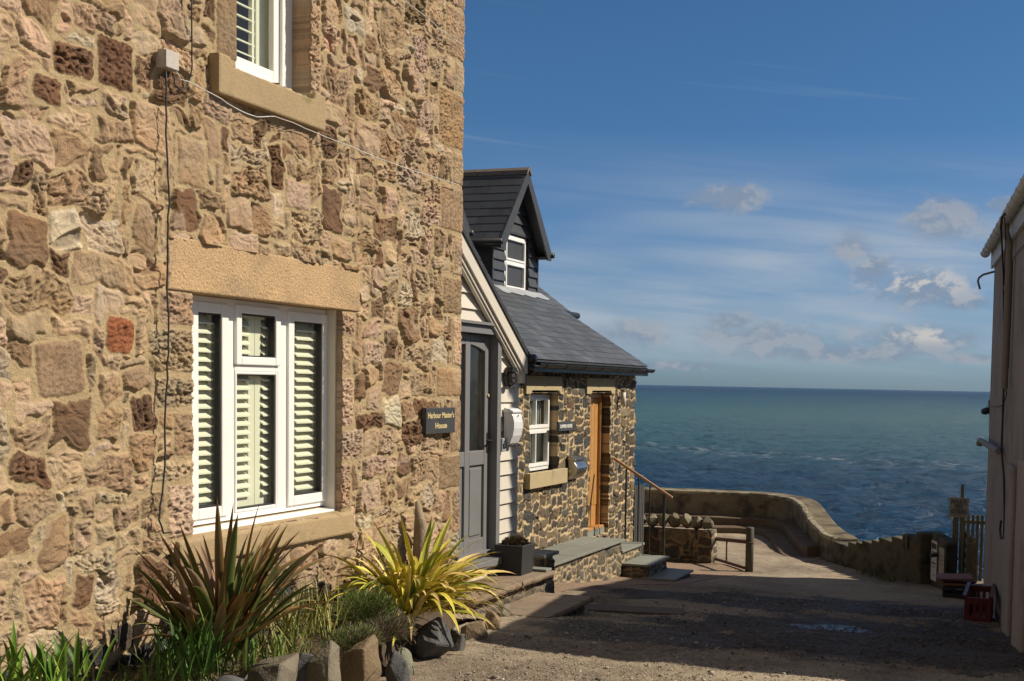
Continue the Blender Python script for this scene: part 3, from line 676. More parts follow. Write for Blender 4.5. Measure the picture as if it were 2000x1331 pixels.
def gnd(x, y): return float(g(x, y) + .022 * fbm(np.array([x * .7]), np.array([y * .7]), 2, 3)[0])
def text(name, s, size, org, ux, uy, material, parent=None, ext=.001, sx=1., bold=.0):
    cu = D.curves.new('tmp_text', 'FONT'); cu.body = s; cu.size = size; cu.align_x = 'CENTER'; cu.align_y = 'CENTER'; cu.extrude = ext; cu.offset = bold
    o = D.objects.new('tmp_text', cu); COL.objects.link(o); bpy.context.view_layer.update()
    me = D.meshes.new_from_object(o.evaluated_get(bpy.context.evaluated_depsgraph_get())); D.objects.remove(o); D.curves.remove(cu)
    ux, uy = Vector(ux).normalized(), Vector(uy).normalized(); n = ux.cross(uy)
    me.transform(Matrix([[ux[i] * sx, uy[i], n[i], org[i]] for i in range(3)] + [[0, 0, 0, 1]])); me.name = name
    me.materials.clear(); return link(name, me, material, parent)

# ------------------------------------------------------------------ things fixed to the stone house
def house_fittings():
    # slate name plate
    a = onX(829, 797, HX + .035); b = onX(885, 845, HX + .035)
    y0, y1, z1 = a[1], b[1], a[2] - .0; z0 = float(onX(885, 845, HX + .035)[2])
    z1 = float(onX(885, 796, HX + .035)[2])
    t = thing('name_plate', "dark slate house sign with gold hand lettering reading Harbour Master's House beside the stone corner", 'sign', (HX, (y0 + y1) / 2, z0))
    m = MB(); m.box(HX + .012, HX + .050, y0, y1, z0, z1); m.build('plate', M['slate_sign'], t, bev=.003)
    yc, h = (y0 + y1) / 2, z1 - z0
    for k, (s, dz) in enumerate((("Harbour Master's", .70), ('House', .30))):
        o = text('lettering', s, h * .30, (HX + .0505, yc, z0 + h * dz), (0, 1, 0), (0, 0, 1), M['gold'], t, .001, 1, .0012)
        w = max(v.co.y for v in o.data.vertices) - min(v.co.y for v in o.data.vertices); tw = (y1 - y0) * (.90 if k == 0 else .40)
        for v in o.data.vertices: v.co.y = yc + (v.co.y - yc) * tw / w
    # junction box
    c = onX(350, 122, HX + .06); w = .045
    t = thing('junction_box', 'small beige plastic junction box above the black cable on the stone wall', 'junction box', (HX, float(c[1]) - w, float(c[2]) - w))
    m = MB(); m.box(HX + .0, HX + .055, c[1] - 2 * w, c[1], c[2] - w, c[2] + w * .95); m.build('housing', M['box'], t, bev=.006)
    m = MB(); m.box(HX + .0555, HX + .062, c[1] - 2 * w + .003, c[1] - .003, c[2] - w + .003, c[2] + w * .95 - .003); m.build('lid', M['box'], t, bev=.002)
    def run(name, pts, r, material, label, X=HX + .035, jit=.004):
        P = [Vector(onX(x, y, X)) for x, y in pts]; Q = []
        for i in range(len(P) - 1):
            n = max(2, int((P[i + 1] - P[i]).length / .05))
            for k in range(n):
                q = P[i].lerp(P[i + 1], k / n); q.x += random.uniform(0, .006); q.y += random.uniform(-jit, jit); q.z += random.uniform(-jit, jit) * .3; Q.append(q)
        Q.append(P[-1]); m = MB(); m.tube(Q, r, 6); o = m.build(name, material, None, True); tag(o, label, 'cable'); return o
    run('cable', [(324, 140), (325, 180), (323, 260), (328, 340), (330, 400), (326, 470), (326, 560), (328, 640), (325, 740), (323, 800), (322, 880), (318, 940), (313, 990), (311, 1015), (318, 1042), (334, 1040)], .0042, M['cable'], 'long black cable hanging straight down the wall left of the big window', HX + .045)
    run('cable', [(373, -20), (374, 40), (376, 90), (372, 150), (362, 172), (350, 176), (340, 165), (336, 142)], .0035, M['cable'], 'thin black cable dropping from the top edge and looping under the junction box')
    run('cable', [(343, 140), (352, 156), (372, 162), (400, 176), (430, 194), (470, 218), (500, 229), (535, 228), (570, 240), (620, 262), (680, 285), (740, 310), (800, 332), (860, 350), (897, 362)], .0028, M['wcable'], 'pale cable sagging from the junction box below the upper sill to the corner', HX + .045)
    run('cable', [(775, -15), (800, 10), (830, 32), (860, 58), (885, 76), (903, 88)], .0028, M['wcable'], 'short pale cable crossing the upper right corner of the stone wall', HX + .045)
house_fittings()

# ------------------------------------------------------------------ slate-roofed cottage with porch and dormers
def shade_of(base, k=.12):
    f = random.uniform(1 - k, 1 + k); return tuple(max(.01, b * f * random.uniform(.985, 1.015)) for b in base)
def slates(mb, o, along, up, L, H, w=.25, c=.17, t=.007, base=(.066, .072, .080), k=.22, clip=None):
    """courses of individual slates; o = eave start, along/up unit vectors"""
    o, along, up = Vector(o), Vector(along).normalized(), Vector(up).normalized(); n = along.cross(up)
    if n.z < 0: n = -n
    rows = int(math.ceil(H / c))
    for r in range(rows):
        x = -w * (.5 if r % 2 else 0); hh = min(c * 1.9, H - r * c)
        while x < L:
            a, b = max(0, x), min(L, x + w)
            if b - a > .01 and (clip is None or clip((a + b) / 2, r * c)):
                j = random.uniform(-.004, .004); lift = random.uniform(0, .003); col = shade_of(base, k)
                if random.random() < .12: col = tuple(q * 1.25 for q in col)
                e0 = .0010
                p = [o + along * (a + e0) + up * (r * c + j), o + along * (b - e0) + up * (r * c + j), o + along * (b - e0) + up * (r * c + hh), o + along * (a + e0) + up * (r * c + hh)]
                lo = [q + n * (.010 + lift) for q in p[:2]] + [q + n * .001 for q in p[2:]]
                hi = [q + n * t for q in lo]
                mb.hexa(lo + hi, col)
            x += w
def boards(mb, P, ydir, z0, z1, L0, L1, pitch, nrm, th=.012, clip=None, col=(1, 1, 1), gaps=()):
    """lapped horizontal boards. P(y, z, out) -> point; clip(z) -> (ymin, ymax)"""
    z = z0
    while z < z1 - .01:
        zt = min(z + pitch, z1)
        segs = [(L0, L1)]
        for (a, b, c, d) in gaps:
            if c < (z + zt) / 2 < d: segs = [s for q in segs for s in ((q[0], min(q[1], a)), (max(q[0], b), q[1])) if s[1] - s[0] > .005]
        for (a, b) in segs:
            a0, b0, a1, b1 = a, b, a, b
            if clip:
                l0, h0 = clip(z); l1, h1 = clip(zt); a0, b0, a1, b1 = max(a, l0), min(b, h0), max(a, l1), min(b, h1)
            if b0 - a0 < .01: continue
            if b1 - a1 < .002: a1 = b1 = min(max((a1 + b1) / 2, a0), b0); b1 += .002
            j = random.uniform(.93, 1.05); cc = tuple(q * j for q in col)
            mb.hexa([P(a0, z, 0), P(a0, z, th * 1.6), P(b0, z, th * 1.6), P(b0, z, 0), P(a1, zt + .0, 0), P(a1, zt - .001, th * .55), P(b1, zt - .001, th * .55), P(b1, zt + .0, 0)], cc)
        z = zt

CX = -6.0; PX = -4.75
TR = .603
def zr(x): return .30 + (-5.85 - x) * TR
def cottage():
    root = thing('slate_roof_cottage', 'low dark rubble cottage with grey slate roof, dormers and a cream boarded porch', 'cottage', (-6, 13, -2.4))
    yE = 16.90
    # --- front wall of dark rubble
    wy0, wy1 = py(1033, CX, 840), py(1089, CX, 840); wz0, wz1 = pz(1060, 920, CX), pz(1089, 768, CX)
    dy0, dy1 = py(1150, CX, 900), py(1189, CX, 900); dz0, dz1 = pz(1170, 1046, CX), pz(1188, 768, CX)
    PALc = [(.075, .066, .052), (.10, .083, .06), (.060, .055, .048), (.12, .095, .065), (.085, .074, .058), (.068, .064, .058), (.15, .105, .06), (.13, .10, .065), (.055, .053, .05), (.17, .135, .09), (.095, .08, .06), (.075, .07, .06), (.20, .15, .09), (.16, .12, .075)]
    def slivers(ly0, ly1, lz0, lz1): return (ly0 + .008, ly1 - .008, lz0 + .006, lz1 - .006)
    l1 = (py(1024, CX, 750), py(1094, CX, 750), wz1, pz(1060, 735, CX)); l2 = (py(1143, CX, 750), py(1198, CX, 750), dz1, pz(1170, 739, CX))
    s1 = (py(1023, CX, 940), py(1097, CX, 940), pz(1060, 949, CX), wz0)
    rubble('wall', 9.9, 16.88, -2.75, .20, .0092, lambda u, v, h: (CX + h, u, v), M['whin'], root, .056,
           [(4, 2), (5, 3), (3, 2), (3, 1), (4, 3), (5, 2), (6, 3), (2, 1), (4, 2), (2, 2), (3, 3), (2, 1), (3, 2)], PALc, (.50, .375, .215), .0105, .026,
           [(py(1115, CX, 640), py(1136, CX, 640), -.30, -.08, 10, .5), (py(1213, CX, 800), py(1226, CX, 800), -.62, -.42, 10, .5)] if 0 else (),
           [(wy0, wy1, wz0, wz1), (dy0, dy1, dz0, dz1), slivers(*l1), slivers(*l2), slivers(*s1)], seed=23, rough=.5, warp=.30, skirt=.15, mortar_d=.004, palef=.04, chipa=.004, en=.6)
    def lint(yy0, yy1, z0, z1, n0, n1):
        m = MB(); X = CX + .032; e = .045
        m.prism([(X, yy0, z0 - .0), (X, n0 - .0, z0), (X, n0 + .045, z0 + e), (X, n1 - .045, z0 + e), (X, n1, z0), (X, yy1, z0), (X, yy1, z1), (X, yy0, z1)], (-.18, 0, 0)); m.build('lintel', M['pale_stone'], root, bev=.004)
    lint(l1[0], l1[1], l1[2] - .012, l1[3], wy0 - .02, wy1 + .01); lint(l2[0], l2[1], l2[2] - .012, l2[3], dy0 - .02, dy1 + .01)
    m = MB(); m.box(CX - .14, CX + .085, s1[0], s1[1], s1[2], s1[3]); m.build('window_sill', M['pale_stone'], root, bev=.006)
    # body
    m = MB(); m.box(-12.5, CX - .5, 6.8, yE - .1, -2.7, .2); m.box(CX - .5, CX - .149, dy1 + .05, yE - .1, -2.75, .2); m.box(CX - .5, CX - .149, 6.8, wy0 - .05, -2.75, .2)
    m.prism([(-12.4, yE - .1, .2), (-6.1, yE - .1, .2), (-9.2, yE - .1, 2.10)], (0, -9.9, 0)); m.build('body_wall', M['plain'], root)
    # summer window
    fx = CX - .10; yl, yr = wy0 - .03, py(1073, fx, 840)
    w = MB(); w.ring(yl, yr, wz0, wz1 - .02, .045, .03, .035, .05, fx - .06, fx); zm = (wz0 + wz1) / 2 + .0
    zm = pz(1060, 838, fx); w.box(fx - .06, fx - .002, yl + .045, yr - .03, zm - .012, zm + .012)
    win = w.build('window', M['white'], root, bev=.003)
    for (a, b) in ((wz0 + .05, zm - .013), (zm + .013, wz1 - .056)):
        q = MB(); q.ring(yl + .046, yr - .031, a, b, .045, .04, .04, .045, fx - .05, fx + .012); yc = (yl + yr) / 2 + .01; q.box(fx - .045, fx + .006, yc - .011, yc + .011, a + .045, b - .04); q.build('casement', M['white'], win, bev=.003)
        q = MB(); q.quad((fx - .02, yl + .09, a + .04), (fx - .02, yr - .07, a + .04), (fx - .02, yr - .07, b - .04), (fx - .02, yl + .09, b - .04)); q.build('pane', M['glass'], win)
    q = MB()
    for k in range(26):       # gathered net curtain
        y = yl + .06 + k * (yr - yl - .12) / 25; q.tube([(fx - .12 + .012 * (k % 2), y, wz0 + .05), (fx - .12 + .012 * (k % 2), y, wz1 - .05)], .011, 5)
    q.build('curtain', mat('curtain_cloth', (.34, .33, .30), .9), root, True)
    q = MB(); q.box(fx - .4, fx - .2, yl - .1, yr + .2, wz0 - .1, wz1 + .1); q.build('room_lining', M['dark_in'], root)
    # summer door (oak)
    fx = CX - .14
    d1 = py(1171, fx, 900)
    q = MB(); q.box(fx - .07, fx + .03, d1 - .055, d1, dz0 + .12, dz1 - .012); q.box(fx - .07, fx + .03, dy0 - .03, dy0 + .03, dz0 + .12, dz1 - .012); q.box(fx - .07, fx + .029, dy0 + .03, d1 - .055, dz1 - .07, dz1 - .013)
    q.box(fx - .08, fx + .09, dy0 - .02, d1 + .01, dz0 + .085, dz0 + .12); fr = q.build('door_frame', M['oak'], root, bev=.004)
    q = MB(); q.box(fx - .06, fx - .02, dy0 + .031, d1 - .056, dz0 + .122, dz1 - .072)
    for k in range(5):
        a = dy0 + .034 + k * (d1 - .056 - dy0 - .031) / 5; q.box(fx - .0199, fx - .012, a + .003, a + (d1 - dy0 - .087) / 5 - .003, dz0 + .42, dz1 - .08)
    q.build('door', M['oak'], root, bev=.003)
    q = MB(); q.box(fx - .08, fx + .10, dy0 - .02, d1 + .01, dz0 - .05, dz0 + .084); q.build('door_step', M['flag'], root)
    # --- roof
    e = (-5.80, 6.9, zr(-5.80)); upv = Vector((-1, 0, TR)).normalized()
    m = MB(); m.prism([(-5.80, 6.9, zr(-5.80) - .002), (-9.2, 6.9, zr(-9.2) - .002), (-12.6, 6.9, zr(-5.8) - .002), (-12.6, 6.9, zr(-5.8) - .06), (-9.2, 6.9, zr(-9.2) - .07), (-5.80, 6.9, zr(-5.80) - .06)], (0, yE - 6.95, 0), (.05, .052, .055))
    slates(m, e, (0, 1, 0), upv, yE - 6.9, 3.4 / upv.dot(Vector((-1, 0, 0))), .26, .165, base=(.068, .073, .080))
    slates(m, (-12.6, 6.9, zr(-5.8)), (0, 1, 0), Vector((1, 0, TR)).normalized(), yE - 6.9, 3.4 / upv.dot(Vector((-1, 0, 0))), .5, .4)
    m.build('roof', M['slate'], root)
    m = MB(); m.tube([(-9.2, 6.9, zr(-9.2) + .02), (-9.2, yE, zr(-9.2) + .02)], .11, 10); m.build('ridge_tiles', M['ridge'], root, True)
    # gutter of the front eave: half round with joints
    m = MB(); gy0, gx, gzc = py(1046, -5.78, 700), -5.76, .235
    prof = [(gx + .055 * math.cos(a), gzc + .055 * math.sin(a)) for a in [math.pi * k / 8 for k in range(8, 17)]]
    prof2 = [(gx + .049 * math.cos(a), gzc + .049 * math.sin(a)) for a in [math.pi * k / 8 for k in range(16, 7, -1)]]
    m.prism([(x, gy0, z) for x, z in prof + prof2], (0, yE + .07 - gy0, 0))
    y = gy0 + .2
    while y < yE:
        p = [(gx + (x - gx) * 1.12, gzc + (z - gzc) * 1.12) for x, z in prof] + [(gx + (x - gx) * 1.01, gzc + (z - gzc) * 1.01) for x, z in prof[::-1]]
        m.prism([(x, y, z) for x, z in p], (0, .035, 0)); y += .62
    m.box(-5.815, -5.80, gy0, yE, .13, .25); m.build('gutter', M['black'], root)
    # rear wing roof past the gable
    m = MB(); m.box(-11, -8.15, yE - .09, 18.7, -2.6, 1.2); m.build('rear_wing_wall', M['plain'], root)
    m = MB(); u2 = Vector((-1, 0, .72)).normalized(); m.obox((-7.92, yE - .08, 1.24), (0, 1.98, 0), u2 * 2.2, (.0, 0, -.05), (.05, .052, .055)); slates(m, (-7.92, yE - .08, 1.24), (0, 1, 0), u2, 1.98, 2.2, .25, .165); m.build('rear_wing_roof', M['slate'], root)
    m = MB(); m.tube([(-7.87, yE - .05, 1.19), (-7.87, 19.02, 1.19)], .055, 10); m.tube([(-7.87, 18.9, 1.16), (-7.95, 18.9, 1.08), (-8.08, 18.85, 1.05)], .032, 8); m.build('rear_gutter', M['black'], root, True)
    # --- dormers
    def dormer(dy):
        X = -7.67; y0, y1 = 15.31 + dy, 16.90 + dy; ym = 16.08 + dy; yb0, yb1 = 15.20 + dy, 16.96 + dy; zp = 3.20; ze = 2.05
        zb = zr(X)
        cc = (1, 1, 1)
        b = MB(); b.box(-10.4, X - .055, y0 + .02, y1 - .02, zb - .3, ze + .03); b.prism([(X - .055, y0 + .02, ze + .03), (X - .055, y1 - .02, ze + .03), (X - .055, ym, zp - .15)], (-2.7, 0, 0))
        # side cheeks hung with dark slate-like boards
        boards(b, lambda x, z, o: (x, y0 + .02 - o, z), None, zb - .1, ze, -10.4, X - .02, .15, None)
        body = b.build('dormer', M['dark_clad'], root)
        # front cladding, window opening
        a, c = py(989, X, 520) + dy, py(1026.5, X - .03, 520) + dy; zw0, zw1 = pz(1010, 570, X) , pz(1010, 463, X)
        sl = (zp - .12 - ze) / (ym - y0)
        f = MB(); boards(f, lambda y, z, o: (X - .05 + o * 1.5, y, z), None, zb - .05, zp - .2, y0, y1, .152, None, .02, clip=lambda z: (max(y0, ym - (zp - .12 - z) / sl), min(y1, ym + (zp - .12 - z) / sl)), gaps=[(a - .0, c + .10, zw0 - .03, zw1 + .05)])
        f.build('front_boarding', M['dark_clad'], body)
        f = MB(); f.box(X - .06, X - .01, y0 - .012, y0 + .03, zb - .06, ze + .0); f.box(X - .06, X - .01, y1 - .03, y1 + .012, zb - .06, ze + .0); f.box(X - .06, X - .004, a - .02, c + .12, zw1 + .03, zw1 + .06); f.build('corner_trim', M['dark_trim'], body)
        fx = X - .05
        w = MB(); w.ring(a, c, zw0, zw1, .035, .035, .035, .04, fx - .05, fx + .02); zt = pz(1010, 514, X); w.box(fx - .05, fx + .018, a + .035, c - .035, zt - .02, zt + .02)
        w.box(fx - .05, fx + .075, a - .01, c + .1, zw0 - .032, zw0 - .001); win = w.build('dormer_window', M['white'], body, bev=.003)
        for (q0, q1) in ((zw0 + .04, zt - .02), (zt + .02, zw1 - .035)):
            q = MB(); q.ring(a + .036, c - .036, q0 + .001, q1 - .001, .03, .03, .03, .03, fx - .04, fx + .032); q.build('dormer_casement', M['white'], body, bev=.003)
        q = MB(); q.quad((fx - .01, a + .04, zw0 + .04), (fx - .01, c - .04, zw0 + .04), (fx - .01, c - .04, zw1 - .04), (fx - .01, a + .04, zw1 - .04)); q.build('dormer_pane', M['glass'], body)
        q = MB(); q.box(fx - .049, fx - .046, a + .036, c - .036, zw0 + .041, zw1 - .036); q.box(fx - .0455, fx - .041, a + .04, a + (c - a) * .5, zw0 + .05, zw1 - .05); q.build('dormer_blind', mat('dormer_blind', (.16, .19, .17), .8), body)
        # roof
        r = MB(); 
        for s in (-1, 1):
            yy = yb0 if s < 0 else yb1; u = Vector((0, -s * abs(ym - yy), zp - ze)); Lr = u.length
            r.obox((-7.5 - .02, yy, ze - .02), (-3.4, 0, 0), u, (0, 0, -.05), (.045, .046, .05))
            slates(r, (-7.5 - .01, yy, ze + .0), (-1, 0, 0), u, 3.4, Lr, .25, .16, base=(.060, .064, .070), k=.14)
        r.build('dormer_roof', M['slate'], body)
        r = MB()
        for k in range(8):
            x = -7.47 - k * .42; r.prism([(x, ym - .085, zp - .07), (x, ym - .06, zp - .005), (x, ym, zp + .045), (x, ym + .06, zp - .005), (x, ym + .085, zp - .07), (x, ym + .07, zp - .08), (x, ym, zp + .01), (x, ym - .07, zp - .08)], (-.408, 0, 0))
        r.build('dormer_ridge_tiles', M['ridge'], body)
        g_ = MB()
        for s in (-1, 1):
            yy = yb0 if s < 0 else yb1
            g_.prism([(-7.49, yy - s * -.02, ze - .12), (-7.49, yy + s * .02, ze + .01), (-7.49, ym, zp + .012), (-7.49, ym, zp - .20), (-7.49, yy - s * .10, ze - .12)], (-.028, 0, 0))
            g_.obox((-7.52, yy + s * 0, ze - .10), (-2.8, 0, 0), (0, -s * .16, 0), (0, 0, .03))
        g_.build('bargeboards', M['dark_trim'], body)
        g_ = MB()
        for s in (-1, 1):
            yy = (yb0 if s < 0 else yb1) + s * .045; g_ = MB(); g_.tube([(-7.46, yy, ze - .03), (-10.4, yy, ze - .03)], .045, 8)
            g_.build('dormer_gutter', M['black'], body, True)
        # lead apron
        l = MB(); n = 18; P = []
        for k in range(n + 1):
            y = y0 - .05 + (y1 + .12 - y0) * k / n; wv = random.uniform(-.006, .006); ln = .19 + .02 * math.sin(k * 1.3)
            P.append([(X - .03, y, zb + .03), (X + .012, y, zb + .02 + wv), (X + ln, y, zr(X + ln) + .028 + wv * .5)])
        for k in range(n): 
            for j in range(2): l.quad(P[k][j], P[k][j + 1], P[k + 1][j + 1], P[k + 1][j])
        l.build('lead_apron', M['lead'], body)
    dormer(0); dormer(-2.74)
    # --- porch
    a, b = onX(900, 452, PX + .08), onX(1030, 700, PX + .08)
    sl = (a[2] - b[2]) / (b[1] - a[1]); ye, ze = float(b[1]), float(b[2]); ym = 8.45; zp = ze + sl * (ye - ym)
    yc = 10.03; yn = 2 * ym - yc; zbase = -1.62
    clip = lambda z: (max(yn, ym - (zp - .05 - z) / sl), min(yc, ym + (zp - .05 - z) / sl))
    DY0, DY1, DZ1 = 8.62, py(974, PX, 800), pz(974, 640, PX)
    m = MB(); boards(m, lambda y, z, o: (PX - .03 + o * 1.6, y, z), None, -1.82, zp - .1, yn, yc, .136, None, .014, clip=clip, gaps=[(DY0, DY1, -2, DZ1 + .02)])
    boards(m, lambda x, z, o: (x, yc - .02 + o * 1.4, z), None, -2.0, ze + .1, -6.0, PX - .03, .136, None, .014)
    # (solid core behind the boarding)
    m.box(PX - .14, PX - .031, DY1, yc - .021, -2.3, ze + .12); m.box(PX - .14, PX - .031, yn, DY0, -2.3, ze + .1); m.prism([(PX - .032, yn + .2, DZ1 + .021), (PX - .032, yc - .1, DZ1 + .021), (PX - .032, ym, zp - .1)], (-.10, 0, 0))
    m.box(-7.4, PX - .141, yc - .12, yc - .022, -2.6, ze + .12); m.box(-7.4, PX - .141, yn, yn + .1, -2.6, ze + .12)
    m.build('porch_boarding', M['clap'], root)
    m = MB(); m.box(PX - .03, PX + .0, yc - .022, yc + .012, -1.85, ze + .0); m.build('porch_corner_board', M['clap'], root)
    m = MB()
    for s in (-1, 1):
        e_y = ym + s * (ye - ym)
        def barge(x0, x1, top, h):
            m.prism([(x0, ym, zp - top), (x0, e_y, ze - top), (x0, e_y, ze - top - h), (x0, ym, zp - top - h)], (x1 - x0, 0, 0))
        barge(PX + .085, PX + .065, .0, .15); barge(PX + .064, PX + .05, .03, .165); barge(PX + .049, PX + .012, .06, .165)
        m.box(PX + .008, PX + .06, min(e_y, e_y - s * .07), max(e_y, e_y - s * .07), ze - .24, ze - .06)
    m.build('porch_bargeboards', M['clap'], root, bev=.003)
    m = MB()
    for s in (-1, 1):
        u = Vector((0, -s * (ye - ym), zp - ze)); st_ = (PX + .10, ym + s * (ye - ym + .02), ze - .015)
        m.obox(st_, (-3.6, 0, 0), u, (0, 0, .035), (.04, .04, .042)); slates(m, Vector(st_) + Vector((0, 0, .035)), (-1, 0, 0), u, 3.6, u.length, .25, .165)
    m.build('porch_roof', M['slate'], root)
    m = MB(); m.tube([(PX + .14, ye + .05, ze - .01), (-6.2, ye + .05, ze - .01)], .05, 8); m.tube([(PX + .10, ye + .05, ze - .03), (PX + .06, ye + .02, ze - .10), (PX + .02, yc + .045, ze - .2)], .03, 8); m.build('porch_gutter', M['black'], root, True)
    # door
    fx = PX - .04
    q = MB(); q.box(fx - .08, PX + .025, DY1 - .075, DY1, zbase + .02, DZ1); q.box(fx - .08, PX + .025, DY0, DY0 + .075, zbase + .02, DZ1); q.box(fx - .08, PX + .024, DY0 + .075, DY1 - .075, DZ1 - .075, DZ1)
    q.box(PX - .02, PX + .055, DY0 - .03, DY1 + .04, DZ1 + .001, DZ1 + .028); fr = q.build('door_frame', M['grey_door'], root, bev=.004)
    q = MB(); q.box(fx - .1, PX + .11, DY0 - .04, DY1 + .03, zbase - .045, zbase + .019); q.build('door_sill', M['grey_door'], root, bev=.004)
    q = MB(); q.box(fx - .1, PX + .03, DY0, DY1, -1.80, zbase - .046); q.build('door_riser', M['clap'], root)
    L0, L1 = DY0 + .077, DY1 - .077; zt = DZ1 - .078; zb = zbase + .03
    X0, X1 = fx - .065, fx - .015
    gb = pz(940, 880, X1); gt = pz(945, 678, X1); pt = pz(940, 908, X1); pb = pz(940, 1050, X1); st = .095; yc2 = (L0 + L1) / 2
    q = MB(); q.box(X0, X1, L0, L0 + st, zb, zt); q.box(X0, X1, L1 - st, L1, zb, zt); q.box(X0, X1 - .0005, yc2 - .045, yc2 + .045, zb, zt)
    for (a_, b_) in ((L0 + st, yc2 - .045), (yc2 + .045, L1 - st)):
        q.box(X0, X1 - .001, a_, b_, pt, gb); q.box(X0, X1 - .001, a_, b_, zb, pb); q.box(X0, X1 - .001, a_, b_, gt + .05, zt)
        out = a_ if a_ < yc2 - .1 else b_; 
        pts = [(X1 - .001, a_, gt + .05), (X1 - .001, a_, gt - (.05 if out == a_ else 0) + 0)]
        n = 5; pts = [(X1 - .001, a_, gt + .05)] + [(X1 - .001, a_ + (b_ - a_) * k / n, gt + .012 - .055 * ((1 - k / n) if out == a_ else k / n) ** 1.6) for k in range(n + 1)] + [(X1 - .001, b_, gt + .05)]
        q.prism(pts, (-.045, 0, 0))
        q.box(X0, X1 - .022, a_, b_, pb, pt); q.box(X1 - .0215, X1 - .010, a_ + .03, b_ - .03, pb + .03, pt - .03)
    q.box(X1, X1 + .035, L0 + .01, L1 - .01, zb + .0, zb + .05)
    door = q.build('door', M['grey_door'], root, bev=.005)
    q = MB(); 
    for (a_, b_) in ((L0 + st, yc2 - .045), (yc2 + .045, L1 - st)): q.quad((X1 - .022, a_, gb), (X1 - .022, b_, gb), (X1 - .022, b_, gt + .04), (X1 - .022, a_, gt + .04))
    q.build('pane', M['glass'], door)
    hy, hz = py(955, X1, 870) - .035, pz(955, 862, X1)
    q = MB(); q.box(X1 + .001, X1 + .008, hy - .018, hy + .018, hz - .10, hz + .08); q.tube([(X1 + .008, hy, hz + .01), (X1 + .05, hy, hz + .01), (X1 + .055, hy - .03, hz + .008), (X1 + .05, hy - .11, hz + .012)], .009, 8)
    q.build('handle', M['black'], door)
    q = MB(); q.tube([(X1 + .0, hy - .0, hz + .42), (X1 + .012, hy - .0, hz + .42)], .014, 10); q.build('lock', M['gold'], door)
    q = MB(); q.box(-6.5, -6.45, yn + .1, yc - .1, -1.8, 1); q.build('room_lining', M['dark_in'], root)
    return root
cottage()

